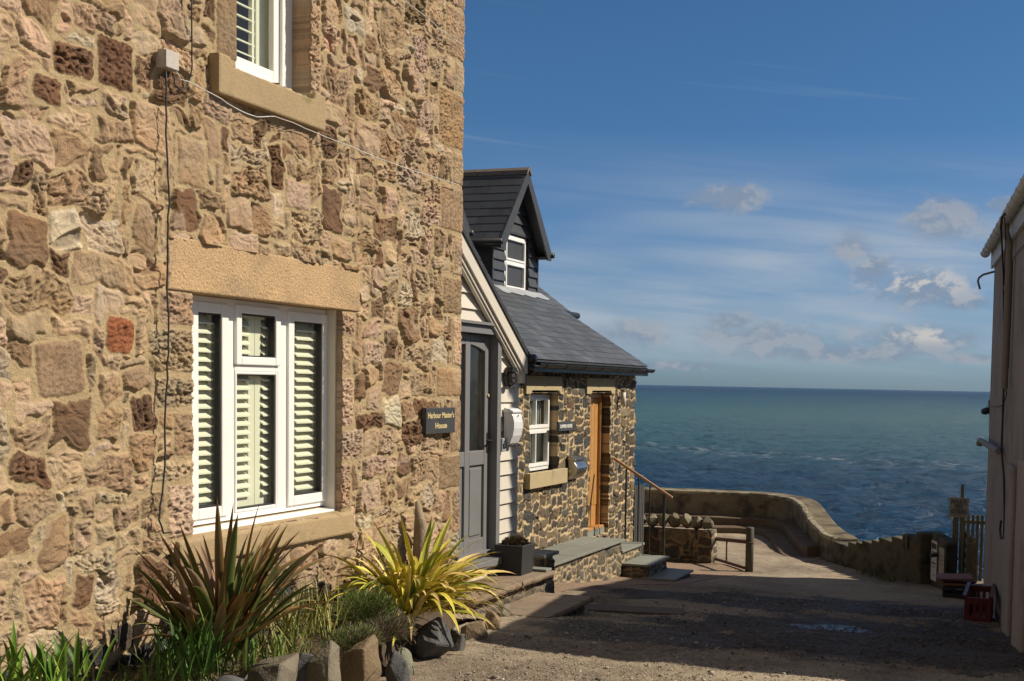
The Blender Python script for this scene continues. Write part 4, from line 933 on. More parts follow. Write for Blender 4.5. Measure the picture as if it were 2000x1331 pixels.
def cottage_fittings():
    # bulkhead lamp
    y0, y1 = py(987, PX + .05, 740), py(1008, PX + .05, 740); z0, z1 = pz(998, 758, PX + .05), pz(998, 717, PX + .05); yc = (y0 + y1) / 2
    t = thing('wall_lamp', 'black oval bulkhead lamp with a wire guard on the cream boarding', 'lamp', (PX, yc, z0))
    def oval(x0, x1, ry, rz, r2=1., n=20):
        m = MB(); zc = (z0 + z1) / 2; P = [(x0, yc + ry * math.cos(2 * math.pi * k / n), zc + rz * math.sin(2 * math.pi * k / n)) for k in range(n)]
        Q = [(x1, yc + ry * r2 * math.cos(2 * math.pi * k / n), zc + rz * r2 * math.sin(2 * math.pi * k / n)) for k in range(n)]
        m.add(P + Q, [tuple(range(n))[::-1], tuple(range(n, 2 * n))] + [(k, (k + 1) % n, n + (k + 1) % n, n + k) for k in range(n)]); return m
    ry, rz = .062, (z1 - z0) / 2
    oval(PX + .005, PX + .045, ry, rz).build('base', M['black'], t, bev=.004)
    oval(PX + .0455, PX + .085, ry * .8, rz * .82, .72).build('lens', mat('smoked_lens', (.10, .08, .085), .2), t, bev=.006)
    m = MB(); zc = (z0 + z1) / 2
    for k in (-.5, 0, .5): m.tube([(PX + .045, yc - ry * .85, zc + k * rz), (PX + .092, yc - ry * .4, zc + k * rz), (PX + .092, yc + ry * .4, zc + k * rz), (PX + .045, yc + ry * .85, zc + k * rz)], .005, 6)
    m.tube([(PX + .045, yc, z0 + .01), (PX + .095, yc, zc - rz * .5), (PX + .095, yc, zc + rz * .5), (PX + .045, yc, z1 - .01)], .005, 6)
    m.prism([(PX + .03, yc - ry, zc + rz * .55), (PX + .03, yc - ry * .7, zc + rz * .95), (PX + .03, yc + ry * .7, zc + rz * .95), (PX + .03, yc + ry, zc + rz * .55)], (.062, 0, 0)); m.build('guard', M['black'], t)
    # white letterbox
    y0, y1 = py(987, PX + .03, 830), py(1009, PX + .05, 830); z1, z0 = pz(1000, 797, PX + .05), pz(1000, 869, PX + .05); H = z1 - z0
    t = thing('letterbox', 'white painted metal letterbox with a bulging front beside the grey door', 'letterbox', (PX, (y0 + y1) / 2, z0))
    prof = [(.012, 0), (.045, .005), (.075, .05), (.105, .25), (.118, .45), (.118, .62), (.105, .78), (.09, .86)]
    m = MB(); m.prism([(PX + x, y0 + .004, z0 + z * H) for x, z in prof] + [(PX + .012, y0 + .004, z0 + .86 * H)], (0, y1 - y0 - .008, 0)); m.build('body', M['letterbox'], t, bev=.004)
    m = MB(); m.prism([(PX + .010, y0, z0 + .865 * H), (PX + .105, y0, z0 + .865 * H), (PX + .108, y0, z0 + .91 * H), (PX + .07, y0, z0 + .975 * H), (PX + .010, y0, z0 + H)], (0, y1 - y0, 0)); lid = m.build('lid', M['letterbox'], t, bev=.004)
    m = MB(); m.tube([(PX + .112, (y0 + y1) / 2, z0 + .80 * H), (PX + .118, (y0 + y1) / 2, z0 + .80 * H)], .009, 8); m.build('lock', M['steel'], t)
    # key safe
    y0, y1 = py(977.5, PX + .02, 870), py(985, PX + .02, 870); z1, z0 = pz(981, 856, PX + .02), pz(981, 882, PX + .02)
    t = thing('key_safe', 'small grey metal key safe under the edge of the white letterbox', 'key safe', (PX, (y0 + y1) / 2, z0))
    m = MB(); m.box(PX + .006, PX + .04, y0, y1, z0, z1); m.build('case', M['lead'], t, bev=.006)
    m = MB(); m.box(PX + .0405, PX + .048, y0 + .012, y1 - .012, z0 + .03, z1 - .05); m.tube([(PX + .046, (y0 + y1) / 2, z1 - .03), (PX + .052, (y0 + y1) / 2, z1 - .03)], .010, 10); m.build('cover', M['black'], t)
    # summer house sign
    y0, y1 = py(1092, CX + .06, 833), py(1119.5, CX + .06, 833); z1, z0 = pz(1105, 824, CX + .06), pz(1105, 842, CX + .06)
    t = thing('name_plate', 'small dark slate sign reading SUMMER HOUSE on the whinstone wall', 'sign', (CX, (y0 + y1) / 2, z0))
    m = MB(); m.box(CX + .022, CX + .06, y0, y1, z0, z1); m.build('plate', M['slate_sign'], t, bev=.003)
    o = text('lettering', 'SUMMER HOUSE', (z1 - z0) * .5, (CX + .0605, (y0 + y1) / 2, (z0 + z1) / 2), (0, 1, 0), (0, 0, 1), M['whitepaint'], t, .001, 1, .002)
    w = max(v.co.y for v in o.data.vertices) - min(v.co.y for v in o.data.vertices)
    for v in o.data.vertices: v.co.y = (y0 + y1) / 2 + (v.co.y - (y0 + y1) / 2) * (y1 - y0) * .84 / w
    # steel letterbox
    y0, y1 = py(1114, CX + .06, 910), py(1139, CX + .10, 910); z1, z0 = pz(1127, 889, CX + .06), pz(1127, 936, CX + .06); H = z1 - z0
    t = thing('letterbox', 'brushed steel letterbox with a curved drum front on the whinstone wall', 'letterbox', (CX, (y0 + y1) / 2, z0))
    prof = [(.03, 0)] + [(.03 + .12 * math.sin(math.pi * (.02 + .90 * k / 12)) + .02 * k / 12, k / 12 * .84) for k in range(1, 13)]
    m = MB(); m.prism([(CX + x, y0, z0 + z * H) for x, z in prof] + [(CX + .03, y0, z0 + .84 * H)], (0, y1 - y0, 0)); m.build('body', M['steel'], t, bev=.003)
    m = MB(); m.prism([(CX + .025, y0 - .006, z0 + .845 * H), (CX + .125, y0 - .006, z0 + .80 * H), (CX + .135, y0 - .006, z0 + .84 * H), (CX + .08, y0 - .006, z0 + .96 * H), (CX + .025, y0 - .006, z0 + H)], (0, y1 - y0 + .012, 0)); m.build('lid', M['steel'], t, bev=.003)
    # white wall light and sensor
    c = onX(1217.5, 778, CX + .09)
    t = thing('wall_light', 'white cylindrical wall light near the far corner of the whinstone cottage', 'lamp', (CX, float(c[1]), float(c[2]) - .12))
    m = MB(); m.tube([(CX + .09, c[1], c[2] - .11), (CX + .09, c[1], c[2] + .09)], .036, 14); m.tube([(CX + .02, c[1], c[2]), (CX + .06, c[1], c[2])], .02, 8); m.build('shade', M['cream'], t, True)
    m = MB(); m.tube([(CX + .09, c[1], c[2] + .0905), (CX + .09, c[1], c[2] + .12)], .038, 14); m.build('cap', M['oakrail'], t)
    c = onX(1057, 719, CX + .08)
    m = MB(); m.box(CX + .02, CX + .10, c[1] - .05, c[1] + .05, c[2] - .018, c[2] + .018); o = m.build('security_sensor', M['white'], None, bev=.006); tag(o, 'small white sensor box under the gutter of the whinstone wall', 'sensor')
cottage_fittings()

# ------------------------------------------------------------------ steps, terrace, handrail
STONE_W = [(.11, .10, .08), (.15, .125, .09), (.09, .085, .075), (.19, .15, .10), (.13, .11, .08)]
def small_rubble(name, u0, u1, v0, v1, pos, parent, seed, res=.013, cell=.06, mortar=(.40, .31, .19), pal=STONE_W, relief=.025, skirt=.12, gap=.014):
    return rubble(name, u0, u1, v0, v1, res, pos, M['whin'], parent, cell, [(3, 2), (4, 2), (3, 1), (2, 2), (2, 1), (4, 1), (3, 2), (4, 3)], pal, mortar, gap, relief, seed=seed, rough=.5, warp=.35, skirt=skirt, palef=.08, chipa=.004)
def terrace():
    root = thing('stone_terrace', 'raised terrace of grey slabs on rubble before the oak door, with steps down', 'terrace', (-5.7, 13.5, -2.6))
    zt = -2.115; y0, y1 = 11.2, 14.74
    small_rubble('retaining_wall', y0, y1 - .02, -2.72, zt - .03, lambda u, v, h: (-5.40 + h, u, v), root, 31)
    small_rubble('retaining_wall', y1, 15.66, -2.75, -2.32, lambda u, v, h: (-5.43 + h, u, v), root, 32)
    m = MB(); m.box(-5.97, -5.53, y0, y1 - .03, -2.9, zt - .033); m.box(-5.97, -5.56, y1, 15.64, -2.9, -2.32); m.box(-5.52, -5.46, y0 + .13, y1 - .14, -2.7, zt - .036); m.build('core', M['plain'], root)
    ys = [11.2, 12.28, 13.02, 13.88, y1 + .02]
    for k in range(4):
        for (xa, xb) in ((-5.66, -5.345), (-5.965, -5.663)):
            m = MB(); d = .15 * (xa > -5.9) * (k % 2); f = random.uniform(.9, 1.1)
            m.box(xa, xb, ys[k] + .003 + d * 0, ys[k + 1] - .003, zt - .032, zt + random.uniform(-.001, .001), (f, f, f)); m.build('paving_slab', M['flag'], root, bev=.004)
    for (a, b) in ((-5.965, -5.385),):
        m = MB(); m.box(a, b, y1 + .024, 15.70, -2.315, -2.283); m.build('paving_slab', M['flag'], root, bev=.004)
    # two free steps
    def step(x0, x1, y0, y1, zt, zb, seed):
        m = MB(); m.box(x0, x1, y0, y1, zt - .030, zt); s = m.build('tread', M['flag'], root, bev=.004)
        small_rubble('riser', y0 + .03, y1 - .03, zb, zt - .031, lambda u, v, h: (x1 - .055 + h, u, v), root, seed, skirt=.05)
        small_rubble('riser', x0, x1 - .06, zb, zt - .031, lambda u, v, h: (u, y0 + .05 - h, v), root, seed + 1, skirt=.05)
        m = MB(); m.box(x0, x1 - .075, y0 + .08, y1 - .06, zb, zt - .032); m.build('core', M['plain'], root)
    step(-5.40, -4.99, 14.76, 15.68, -2.455, -2.78, 41)
    step(-5.1, -4.63, 14.745, 15.66, -2.625, -2.85, 43)
terrace()
def handrail():
    Y = 15.72
    P = [Vector(onY(1197, 897, Y)), Vector(onY(1312, 975, Y))]
    t = thing('handrail', 'wooden handrail on thin black iron uprights beside the slab steps', 'handrail', (float(P[0].x), Y, -2.8))
    d = (P[1] - P[0]).normalized(); n = Vector((0, 1, 0)); u = d.cross(n)
    m = MB(); m.obox(P[0] - n * .025 - u * .0, P[1] - P[0], n * .05, u * .035 * (1 if u.z > 0 else -1)); m.build('rail', M['oakrail'], t, bev=.008)
    for (x, yb, r) in ((1221, 1050, .011), (1245, 1066, .009), (1267, 1082, .009), (1295, 1083, .017)):
        b = onY(x, yb, Y); f = (b[0] - P[0].x) / (P[1].x - P[0].x); zt = P[0].z + f * (P[1].z - P[0].z)
        m = MB(); m.box(b[0] - r, b[0] + r, Y - r, Y + r, b[2] - .12, zt - .002); m.build('upright', M['black'], t)
handrail()

def flagstep(label, x0, x1, y0, y1, zt, th, zb, seed):
    t = thing('stone_step', label, 'step', ((x0 + x1) / 2, (y0 + y1) / 2, zb)); R = random.Random(seed)
    def slab(ya, yb):
        n = 14; top = []; m = MB(); pts = []
        for k in range(n): pts.append((x0, ya + (yb - ya) * k / n))
        for k in range(5): pts.append((x0 + (x1 - x0) * k / 5, yb))
        for k in range(n): pts.append((x1 + R.uniform(-.014, .010), yb + (ya - yb) * k / n))
        for k in range(5): pts.append((x1 + (x0 - x1) * k / 5, ya + R.uniform(-.012, .008)))
        pts = pts[::-1]; N = len(pts); f = R.uniform(.85, 1.15)
        m.add([(x, y, zt + R.uniform(-.002, .002)) for x, y in pts] + [(x + .004, y, zt - th * .5) for x, y in pts] + [(x - .010 * (x > x0), y, zt - th) for x, y in pts],
              [tuple(range(N))[::-1], tuple(range(2 * N, 3 * N))] + [(j * N + k, j * N + (k + 1) % N, (j + 1) * N + (k + 1) % N, (j + 1) * N + k) for j in range(2) for k in range(N)], (f, f, f))
        me = m.mesh('slab'); bm = bmesh.new(); bm.from_mesh(me); bmesh.ops.recalc_face_normals(bm, faces=bm.faces); bm.to_mesh(me); bm.free()
        bevel(link('slab', me, M['oldflag'], t), .006)
    ym = y0 + (y1 - y0) * .57; slab(y0, ym - .004); slab(ym + .004, y1)
    small_rubble('riser', y0 + .03, y1 - .04, zb, zt - th, lambda u, v, h: (x1 - .08 + h, u, v), t, seed, mortar=(.20, .16, .11), pal=[(.12, .10, .075), (.09, .075, .06)], relief=.015, gap=.01, skirt=.04)
    small_rubble('riser', x0, x1 - .09, zb, zt - th, lambda u, v, h: (u, y0 + .06 - h, v), t, seed + 1, mortar=(.20, .16, .11), pal=[(.12, .10, .075), (.09, .075, .06)], relief=.015, gap=.01, skirt=.04)
    m = MB(); m.box(x0, x1 - .10, y0 + .10, y1 - .05, zb, zt - th - .001); m.build('core', M['plain'], t)
flagstep('upper worn brown flagstone step in front of the grey door', -4.82, -4.30, 8.30, 9.93, -1.765, .055, -2.15, 51)
flagstep('lower worn brown flagstone step standing out into the lane', -4.34, -3.79, 8.62, 9.64, -1.925, .055, -2.3, 53)
t = thing('stub_wall', 'stubby rubble wall with a grey coping slab behind the black planter', 'wall', (-4.6, 10.2, -2.3))
small_rubble('rubble_face', 10.08, 10.34, -2.3, -1.68, lambda u, v, h: (-4.50 + h, u, v), t, 61, skirt=.06); small_rubble('rubble_face', -4.75, -4.50, -2.3, -1.68, lambda u, v, h: (u, 10.07 - h, v), t, 62, skirt=.06)
m = MB(); m.box(-4.76, -4.45, 10.03, 10.38, -1.678, -1.645); m.build('coping', M['flag'], t, bev=.004)
m = MB(); m.box(-4.52, -4.33, 9.80, 9.93, -1.764, -1.742); o = m.build('loose_slate', M['flag'], None, bev=.003); tag(o, 'small loose grey slab lying at the foot of the black planter', 'slab')

# planter
def planter():
    x1, y0 = -4.43, 9.49; w = .285; z0, z1 = -1.762, -1.49
    t = thing('planter', 'square black speckled planter standing on the upper flagstone step', 'planter', (x1 - w / 2, y0 + w / 2, z0))
    m = MB(); e = .018
    def tp(z, ins): return [(x1 - w + ins, y0 + ins, z), (x1 - ins, y0 + ins, z), (x1 - ins, y0 + w - ins, z), (x1 - w + ins, y0 + w - ins, z)]
    R_ = tp(z0, e) + tp(z1, 0) + tp(z1, .026) + tp(z1 - .05, .03)
    fs = [(3, 2, 1, 0)]
    for j in range(3): fs += [(j * 4 + k, j * 4 + (k + 1) % 4, j * 4 + 4 + (k + 1) % 4, j * 4 + 4 + k) for k in range(4)]
    m.add(R_, fs); m.build('pot', M['pot'], t, bev=.005)
    m = MB(); q = tp(z1 - .045, .029); m.add(q, [(0, 1, 2, 3)]); m.build('soil', M['soil'], t)
    R = random.Random(4); m = MB(); cx, cy = x1 - w / 2, y0 + w / 2
    for k in range(2600):
        a = R.uniform(0, 6.283); r = math.sqrt(R.random()) * .115; h = .085 * math.sqrt(max(0, 1 - (r / .122) ** 2)) * R.uniform(.55, 1.05)
        x, y, z = cx + r * math.cos(a) * 1.05, cy + r * math.sin(a) * 1.05, z1 - .02 + h; s = R.uniform(.006, .012)
        d = Vector((math.cos(a) * r * 6 + R.uniform(-.5, .5), math.sin(a) * r * 6 + R.uniform(-.5, .5), .9)).normalized(); w_ = Vector((R.uniform(-1, 1), R.uniform(-1, 1), R.uniform(-.3, .3))).normalized() * s * .3
        p = Vector((x, y, z)); c = R.choice([(.10, .05, .035), (.07, .06, .03), (.13, .07, .045), (.055, .06, .025), (.045, .03, .02)])
        m.add([p - w_, p + w_, p + d * s * 1.8], [(0, 1, 2)], c)
    m.tube([(cx, cy, z1 - .06), (cx, cy, z1 + .02)], .06, 8, (.03, .02, .015))
    o = m.build('heather', M['leaf']); tag(o, 'low rounded reddish brown heather filling the black planter', 'plant')
planter()

# ------------------------------------------------------------------ brick paving
def paving():
    poly = PAVE
    xs = np.arange(-6.35, -4.0, .05); ys = np.arange(10.8, 18.4, .05); X, Y = np.meshgrid(xs, ys)
    Z = g(X, Y) + .022 * fbm(X * .7, Y * .7, 2, 3) + .004
    # lies flush with the lane along its lower edge
    idx = np.arange(X.size).reshape(X.shape); F4 = np.stack([idx[:-1, :-1], idx[:-1, 1:], idx[1:, 1:], idx[1:, :-1]], -1)
    k = inpoly((X[:-1, :-1] + X[1:, 1:]) / 2, (Y[:-1, :-1] + Y[1:, 1:]) / 2, poly)
    m = D.materials.new('brick_paving'); m.use_nodes = True; t = NT(m.node_tree); b = t.n['Principled BSDF']; tc = t.node('ShaderNodeTexCoord').outputs['Object']
    br = t.node('ShaderNodeTexBrick'); t.put(br.inputs['Vector'], tc); br.inputs['Scale'].default_value = 1
    br.inputs['Brick Width'].default_value = .21; br.inputs['Row Height'].default_value = .105; br.inputs['Mortar Size'].default_value = .007; br.inputs['Color1'].default_value = (.30, .20, .13, 1); br.inputs['Color2'].default_value = (.24, .165, .115, 1); br.inputs['Mortar'].default_value = (.10, .075, .05, 1)
    c = t.mix(t.m('MULTIPLY', t.sm(t.noise(tc, 2.5, 6, .65), .45, .7), .5), br.outputs[0], (.17, .125, .09, 1)); t.l.new(c, b.inputs['Base Color']); b.inputs['Roughness'].default_value = .85
    bn = t.node('ShaderNodeBump'); bn.inputs['Distance'].default_value = .006; bn.inputs['Strength'].default_value = .8; t.l.new(t.m('SUBTRACT', t.m('MULTIPLY', t.noise(tc, 60, 3), .4), br.outputs[1]), bn.inputs['Height']); t.l.new(bn.outputs[0], b.inputs['Normal'])
    o = link('pavement', np_mesh('pavement', np.stack([X, Y, Z], -1).reshape(-1, 3), F4[k]), m); tag(o, kind='structure')
    # inspection cover set in the lane
    a = onZ(1290, 1198, gz(-2.9, 9.6)); m = MB(); n = Vector((-.31, .95, 0)); e = Vector((.95, .31, 0)); o_ = Vector(onZ(1135, 1200, gnd(-3.6, 10.0))); o_.z = gnd(o_.x, o_.y) + .018
    q4 = [o_, o_ + e * .95, o_ + e * .95 + n * .55, o_ + n * .55]
    q4 = [Vector((v.x, v.y, gnd(v.x, v.y))) for v in q4]; m.hexa([v - Vector((0, 0, .05)) for v in q4] + [v + Vector((0, 0, .014)) for v in q4]); c = m.build('manhole_cover', mat('cover_brick', (.12, .085, .065), .85, var=.3, vs=8, bump=.8, bs=60), None, bev=.004); tag(c, 'worn reddish inspection cover set in the shaded lane', 'manhole cover')
paving()

# ------------------------------------------------------------------ rubble garden wall, slatted gate, hurdle
def low_wall():
    Y = 17.95; xr = float(onY(1390, 1060, Y)[0]); xl = -6.35; zb = -2.98; zt = float(onY(1385, 1038, Y)[2])
    t = thing('rubble_wall', 'low dark rubble wall topped with a row of upright pointed stones', 'wall', ((xl + xr) / 2, Y, zb))
    pal = [(.10, .085, .05), (.07, .06, .04), (.14, .115, .07), (.055, .05, .04)]  # front stones darkened, with the face's shade put into their colour
    small_rubble('face', xl, xr, zb, zt, lambda u, v, h: (u, Y - h, v), t, 71, res=.016, cell=.075, mortar=(.26, .20, .12), pal=pal, relief=.05)
    small_rubble('end_face', Y, Y + .34, zb, zt, lambda u, v, h: (xr + h - .01, u, v), t, 73, res=.02, cell=.07, mortar=(.42, .34, .22), pal=STONE_W)
    m = MB(); m.box(xl, xr - .14, Y + .13, Y + .34, zb, zt - .01); m.build('core', M['plain'], t)
    R = random.Random(8); xs = [1250, 1274, 1297, 1318, 1339, 1361, 1382]
    for i, x in enumerate(xs):
        c = onY(x, 1020, Y + .12)[0]; bm = bmesh.new(); w = .098 + .012 * R.random(); h = [.25, .24, .27, .28, .27, .25, .27][i]
        for k in range(26):
            a = R.uniform(0, 6.283); u = R.uniform(-1, 1); s = math.sqrt(1 - u * u); e = 1 - .40 * max(0, u) * (R.random() < .6)
            bm.verts.new((c + w * s * math.cos(a) * e * 1.08, Y + .13 + .14 * s * math.sin(a), zt - .01 + h * .5 * (1 + u * .98)))
        r_ = bmesh.ops.convex_hull(bm, input=bm.verts); bmesh.ops.delete(bm, geom=[v for v in bm.verts if not v.link_faces], context='VERTS')
        me = D.meshes.new('coping_stone'); bm.to_mesh(me); bm.free(); f = R.uniform(.8, 1.3); at = me.color_attributes.new('Col', 'FLOAT_COLOR', 'POINT'); at.data.foreach_set('color', [.17 * f, .15 * f, .10 * f, 1] * len(me.vertices))
        bevel(link('coping_stone', me, M['rock'], t), .008)
low_wall()
def slat_gate():
    t = thing('slatted_gate', 'narrow dark grey gate of vertical slats at the end of the whinstone cottage', 'gate', (-5.98, 17.2, -2.9))
    y = 16.97; k = 0
    while y < 17.42:
        m = MB(); m.box(-6.03, -6.005, y, y + .062, -2.88, -1.60 + .004 * (k % 3)); m.build('slat', mat_slat, t, bev=.003); y += .080; k += 1
    for z in (-2.6, -1.9): m = MB(); m.box(-6.06, -6.031, 16.96, 17.46, z, z + .08); m.build('cross_rail', mat_slat, t)
mat_slat = mat('dark_stained_slat', (.055, .055, .052), .7, var=.2, vs=10)
slat_gate()
def hurdle():
    p = Vector(onZ(1463, 1117, gnd(-4.1, 17.0))); gzv = p.z; q = Vector(onZ(1386, 1090, gnd(-5.0, 17.6)))
    t = thing('post_and_rail_barrier', 'short round post with rusty pipe rails between rubble wall and lane', 'barrier', p)
    h = float(onY(1463, 1030, p.y)[2]); m = MB(); m.tube([(p.x, p.y, gzv - .1), (p.x, p.y, h - .015), (p.x, p.y, h)], [.062, .062, .052], 20); m.build('post', M['bollard'], t, True)
    def yy(x): return p.y + (q.y - p.y) * (x - p.x) / (q.x - p.x)
    r1, r2 = onY(1461, 1059, p.y), onY(1390, 1052, q.y); m = MB(); m.tube([r1, r2], .032, 12); m.build('top_rail', M['rust'], t, True)
    m = MB(); m.tube([r1 + [0.04, -.068, 0] , r1 + [-.08, -.066, 0]], .010, 8); m.tube([(p.x + .068 * math.cos(a), p.y + .068 * math.sin(a), r1[2]) for a in [k * .5236 for k in range(13)]], .008, 6, cap=False); m.build('clamp', M['rust'], t)
    b1 = Vector((p.x - .05, p.y, gzv + .05)); b2 = Vector((q.x, q.y, gnd(q.x, q.y) + .06)); m = MB(); m.tube([b1, b2], .024, 10); m.build('bottom_rail', M['rust'], t, True)
    c = b1.lerp(b2, .52); zt = r1[2] + (r2[2] - r1[2]) * .52; m = MB(); m.tube([c, (c.x, c.y, zt)], .014, 8); m.build('upright', M['rust'], t, True)
hurdle()

# ------------------------------------------------------------------ sea wall
def ribbon(name, line, prof, material, parent=None, sub=6, closed_ends=True, nz=.012, zoff=None):
    """sweep a profile [(offset to the left of the path, z)] along a plan polyline"""
    P = []
    for i in range(len(line) - 1):
        p0, p1, p2, p3 = [Vector(line[max(0, min(len(line) - 1, i + k))]) for k in (-1, 0, 1, 2)]
        for k in range(sub):
            t_ = k / sub; P.append(.5 * ((2 * p1) + (p2 - p0) * t_ + (2 * p0 - 5 * p1 + 4 * p2 - p3) * t_ ** 2 + (3 * p1 - p0 - 3 * p2 + p3) * t_ ** 3))
    P.append(Vector(line[-1])); m = MB(); n = len(prof); L = len(P)
    for i, p in enumerate(P):
        d = (P[min(i + 1, L - 1)] - P[max(i - 1, 0)]).normalized(); nr = Vector((-d.y, d.x)); zo = zoff(i / (L - 1)) if zoff else (lambda z: 0)
        for (o, z) in prof:
            w = nz * mnoise.noise(Vector((p.x * 2.1, p.y * 2.1, z * 3 + o))); m.v.append((p.x + nr.x * (o + w), p.y + nr.y * (o + w), z + w * .8 + zo(z))); m.c.append((1, 1, 1))
    for i in range(L - 1):
        for k in range(n): m.f.append((i * n + k, (i + 1) * n + k, (i + 1) * n + (k + 1) % n, i * n + (k + 1) % n))
    m.f.append(tuple(range(n))); m.f.append(tuple(range((L - 1) * n, L * n))[::-1])
    me = m.mesh(name); bm = bmesh.new(); bm.from_mesh(me); bmesh.ops.recalc_face_normals(bm, faces=bm.faces); bm.to_mesh(me); bm.free()
    return bevel(link(name, me, material, parent), .02, 2)
def sea_wall():
    t = thing('sea_wall', 'curving stained concrete sea wall with ledges at the end of the lane', 'sea wall', (-5.5, 23.9, -3.1))
    # top height falls gently as the wall swings back towards the houses
    def zo(s):
        k = max(0, (s - .55) / .45); return lambda z: (-.19 * k if z > -2.9 else 0) + (.10 * (1 - s) if z > -2.6 else 0)
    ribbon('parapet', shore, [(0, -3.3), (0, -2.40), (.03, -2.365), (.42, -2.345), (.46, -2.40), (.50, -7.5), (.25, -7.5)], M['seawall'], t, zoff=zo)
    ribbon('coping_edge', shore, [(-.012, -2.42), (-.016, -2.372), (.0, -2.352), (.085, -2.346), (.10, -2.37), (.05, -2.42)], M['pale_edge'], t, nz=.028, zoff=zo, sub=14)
    ribbon('upper_ledge', shore[:-1] + [(-3.6, 20.05)], [(-.26, -3.2), (-.27, -2.80), (-.25, -2.785), (-.002, -2.775), (-.001, -3.2)], M['ledge'], t, nz=.02)
    ribbon('lower_ledge', shore[:-1] + [(-3.65, 20.2)], [(-.60, -3.25), (-.61, -2.97), (-.58, -2.955), (-.262, -2.95), (-.261, -3.25)], M['ledge'], t, nz=.02)
    # stepped end wall
    t2 = thing('stepped_wall', 'stepped concrete wall rising in narrow blocks towards the notices', 'wall', (-2.4, 18.1, -3.0))
    a, b = Vector(stepw[0]), Vector(stepw[1]); n = 9; d = (b - a).normalized(); nr = Vector((-d.y, d.x)); L = (b - a).length / n
    pxs = [1640, 1660, 1673, 1687, 1703, 1720, 1742, 1765, 1790, 1818]; tops = [1064, 1064, 1064, 1061, 1059, 1055, 1051, 1046, 1041]
    for k in range(n):
        # cut the path where the photograph shows each joint
        def at(px):
            lo, hi = 0., 1.
            for _ in range(30):
                mid = (lo + hi) / 2; q = a.lerp(b, mid); dd = np.array([q.x, q.y, -2.4]); xx = XP + F * dd.dot(CR) / dd.dot(CF)
                if xx < px: lo = mid
                else: hi = mid
            return a.lerp(b, lo)
        p, q = at(pxs[k]), at(pxs[k + 1]); 
        if k == 0: p = a
        d3 = np.array([p.x, p.y, 0]); zt = float(-(tops[k] - 762.5) / F * d3.dot(CF)) * 1.0
        m = MB(); e = .035; rr_ = .02 * (k % 2)
        o = p + nr * (-.02 - rr_); w = .40 + rr_
        m.hexa([(o.x, o.y, -3.1), (q.x - nr.x * (.02 - .03), q.y - nr.y * (.02 - .03), -3.1), (q.x + nr.x * w, q.y + nr.y * w, -3.1), (p.x + nr.x * w, p.y + nr.y * w, -3.1),
                (o.x, o.y, zt + .012), (q.x + nr.x * .01, q.y + nr.y * .01, zt - .012), (q.x + nr.x * w, q.y + nr.y * w, zt - .012), (p.x + nr.x * w, p.y + nr.y * w, zt + .012)])
        me = m.mesh('wall_block'); bm = bmesh.new(); bm.from_mesh(me); bmesh.ops.recalc_face_normals(bm, faces=bm.faces); bm.to_mesh(me); bm.free(); bevel(link('wall_block', me, M['seawall_shade'], t2), e * .7, 3)
    # end pier carrying the notices
    c = Vector(onY(1849, 1100, 16.6)); gz_ = -2.95; zt = float(onY(1849, 1062, 16.55)[2]) 
    t3 = thing('wall_pier', 'broad rounded concrete pier ending the stepped wall beside the timber gate', 'pier', (c.x, 16.9, gz_))
    A = Vector(onY(1818, 1100, 16.98)); B = Vector(onY(1848, 1100, 16.35)); C_ = Vector(onY(1869, 1100, 16.62)); Dd = A + (C_ - B)
    zt = float(onY(1848, 1060, 16.35)[2]); m = MB(); m.hexa([(A.x, A.y, gz_), (B.x, B.y, gz_), (C_.x, C_.y, gz_), (Dd.x, Dd.y, gz_), (A.x, A.y, zt + .06), (B.x, B.y, zt), (C_.x, C_.y, zt - .01), (Dd.x, Dd.y, zt + .05)])
    me = m.mesh('block'); bm = bmesh.new(); bm.from_mesh(me); bmesh.ops.recalc_face_normals(bm, faces=bm.faces); bm.to_mesh(me); bm.free(); bevel(link('block', me, M['seawall_shade'], t3), .05, 4)
    # notices fixed to the pier and wall
    ab = (B - A); ab.z = 0; L = ab.length; u = ab.normalized(); nn = Vector((u.y, -u.x, 0))
    if nn.y > 0: nn = -nn
    def notice(name, label, s0, s1, zt0, zb0, lines, base=A, mm=M['paper']):
        t = thing(name, label, 'notice', tuple(base + u * s0 * L))
        o = Vector((base.x, base.y, 0)) + u * (s0 * L) + nn * .004
        m = MB(); m.obox(o + Vector((0, 0, zb0)), u * ((s1 - s0) * L), (0, 0, zt0 - zb0), nn * .006); m.build('board', mm, t)
        w = (s1 - s0) * L; H = zt0 - zb0
        for (z, h, ww) in lines:
            m = MB(); m.obox(o + nn * .0065 + u * (w * (1 - ww) / 2) + Vector((0, 0, zb0 + H * z)), u * (w * ww), (0, 0, H * h), nn * .001); m.build('print_block', M['black'], t)
    zA = zt
    notice('notice', 'tall white printed notice with a black header fixed to the concrete pier', .05, .42, zA - .05, zA - .62, [(.80, .14, .86), (.70, .03, .7), (.42, .035, .75), (.34, .02, .6), (.12, .02, .3)])
    notice('notice', 'faded grey notice fixed beside the tall white one on the concrete pier', .58, .90, zA - .10, zA - .50, [(.7, .03, .6), (.55, .03, .7), (.4, .03, .5)], mm=M['signboard'])
    s = Vector((-1.86, 17.36, 0)); notice('notice', 'small dark notice on the stepped wall left of the concrete pier', 0., .22, zA - .02, zA - .25, [(.6, .08, .6)], base=s, mm=M['bollard'])
    m = MB(); p = Vector((A.x, A.y, 0)) + u * (.50 * L) + nn * .02; m.tube([p + Vector((0, 0, zA - .22)), p + nn * .10 + Vector((0, 0, zA - .235))], .03, 10); o = m.build('vent_pipe', M['black']); tag(o, 'black pipe stub poking from the pier between the two notices', 'pipe')
sea_wall()

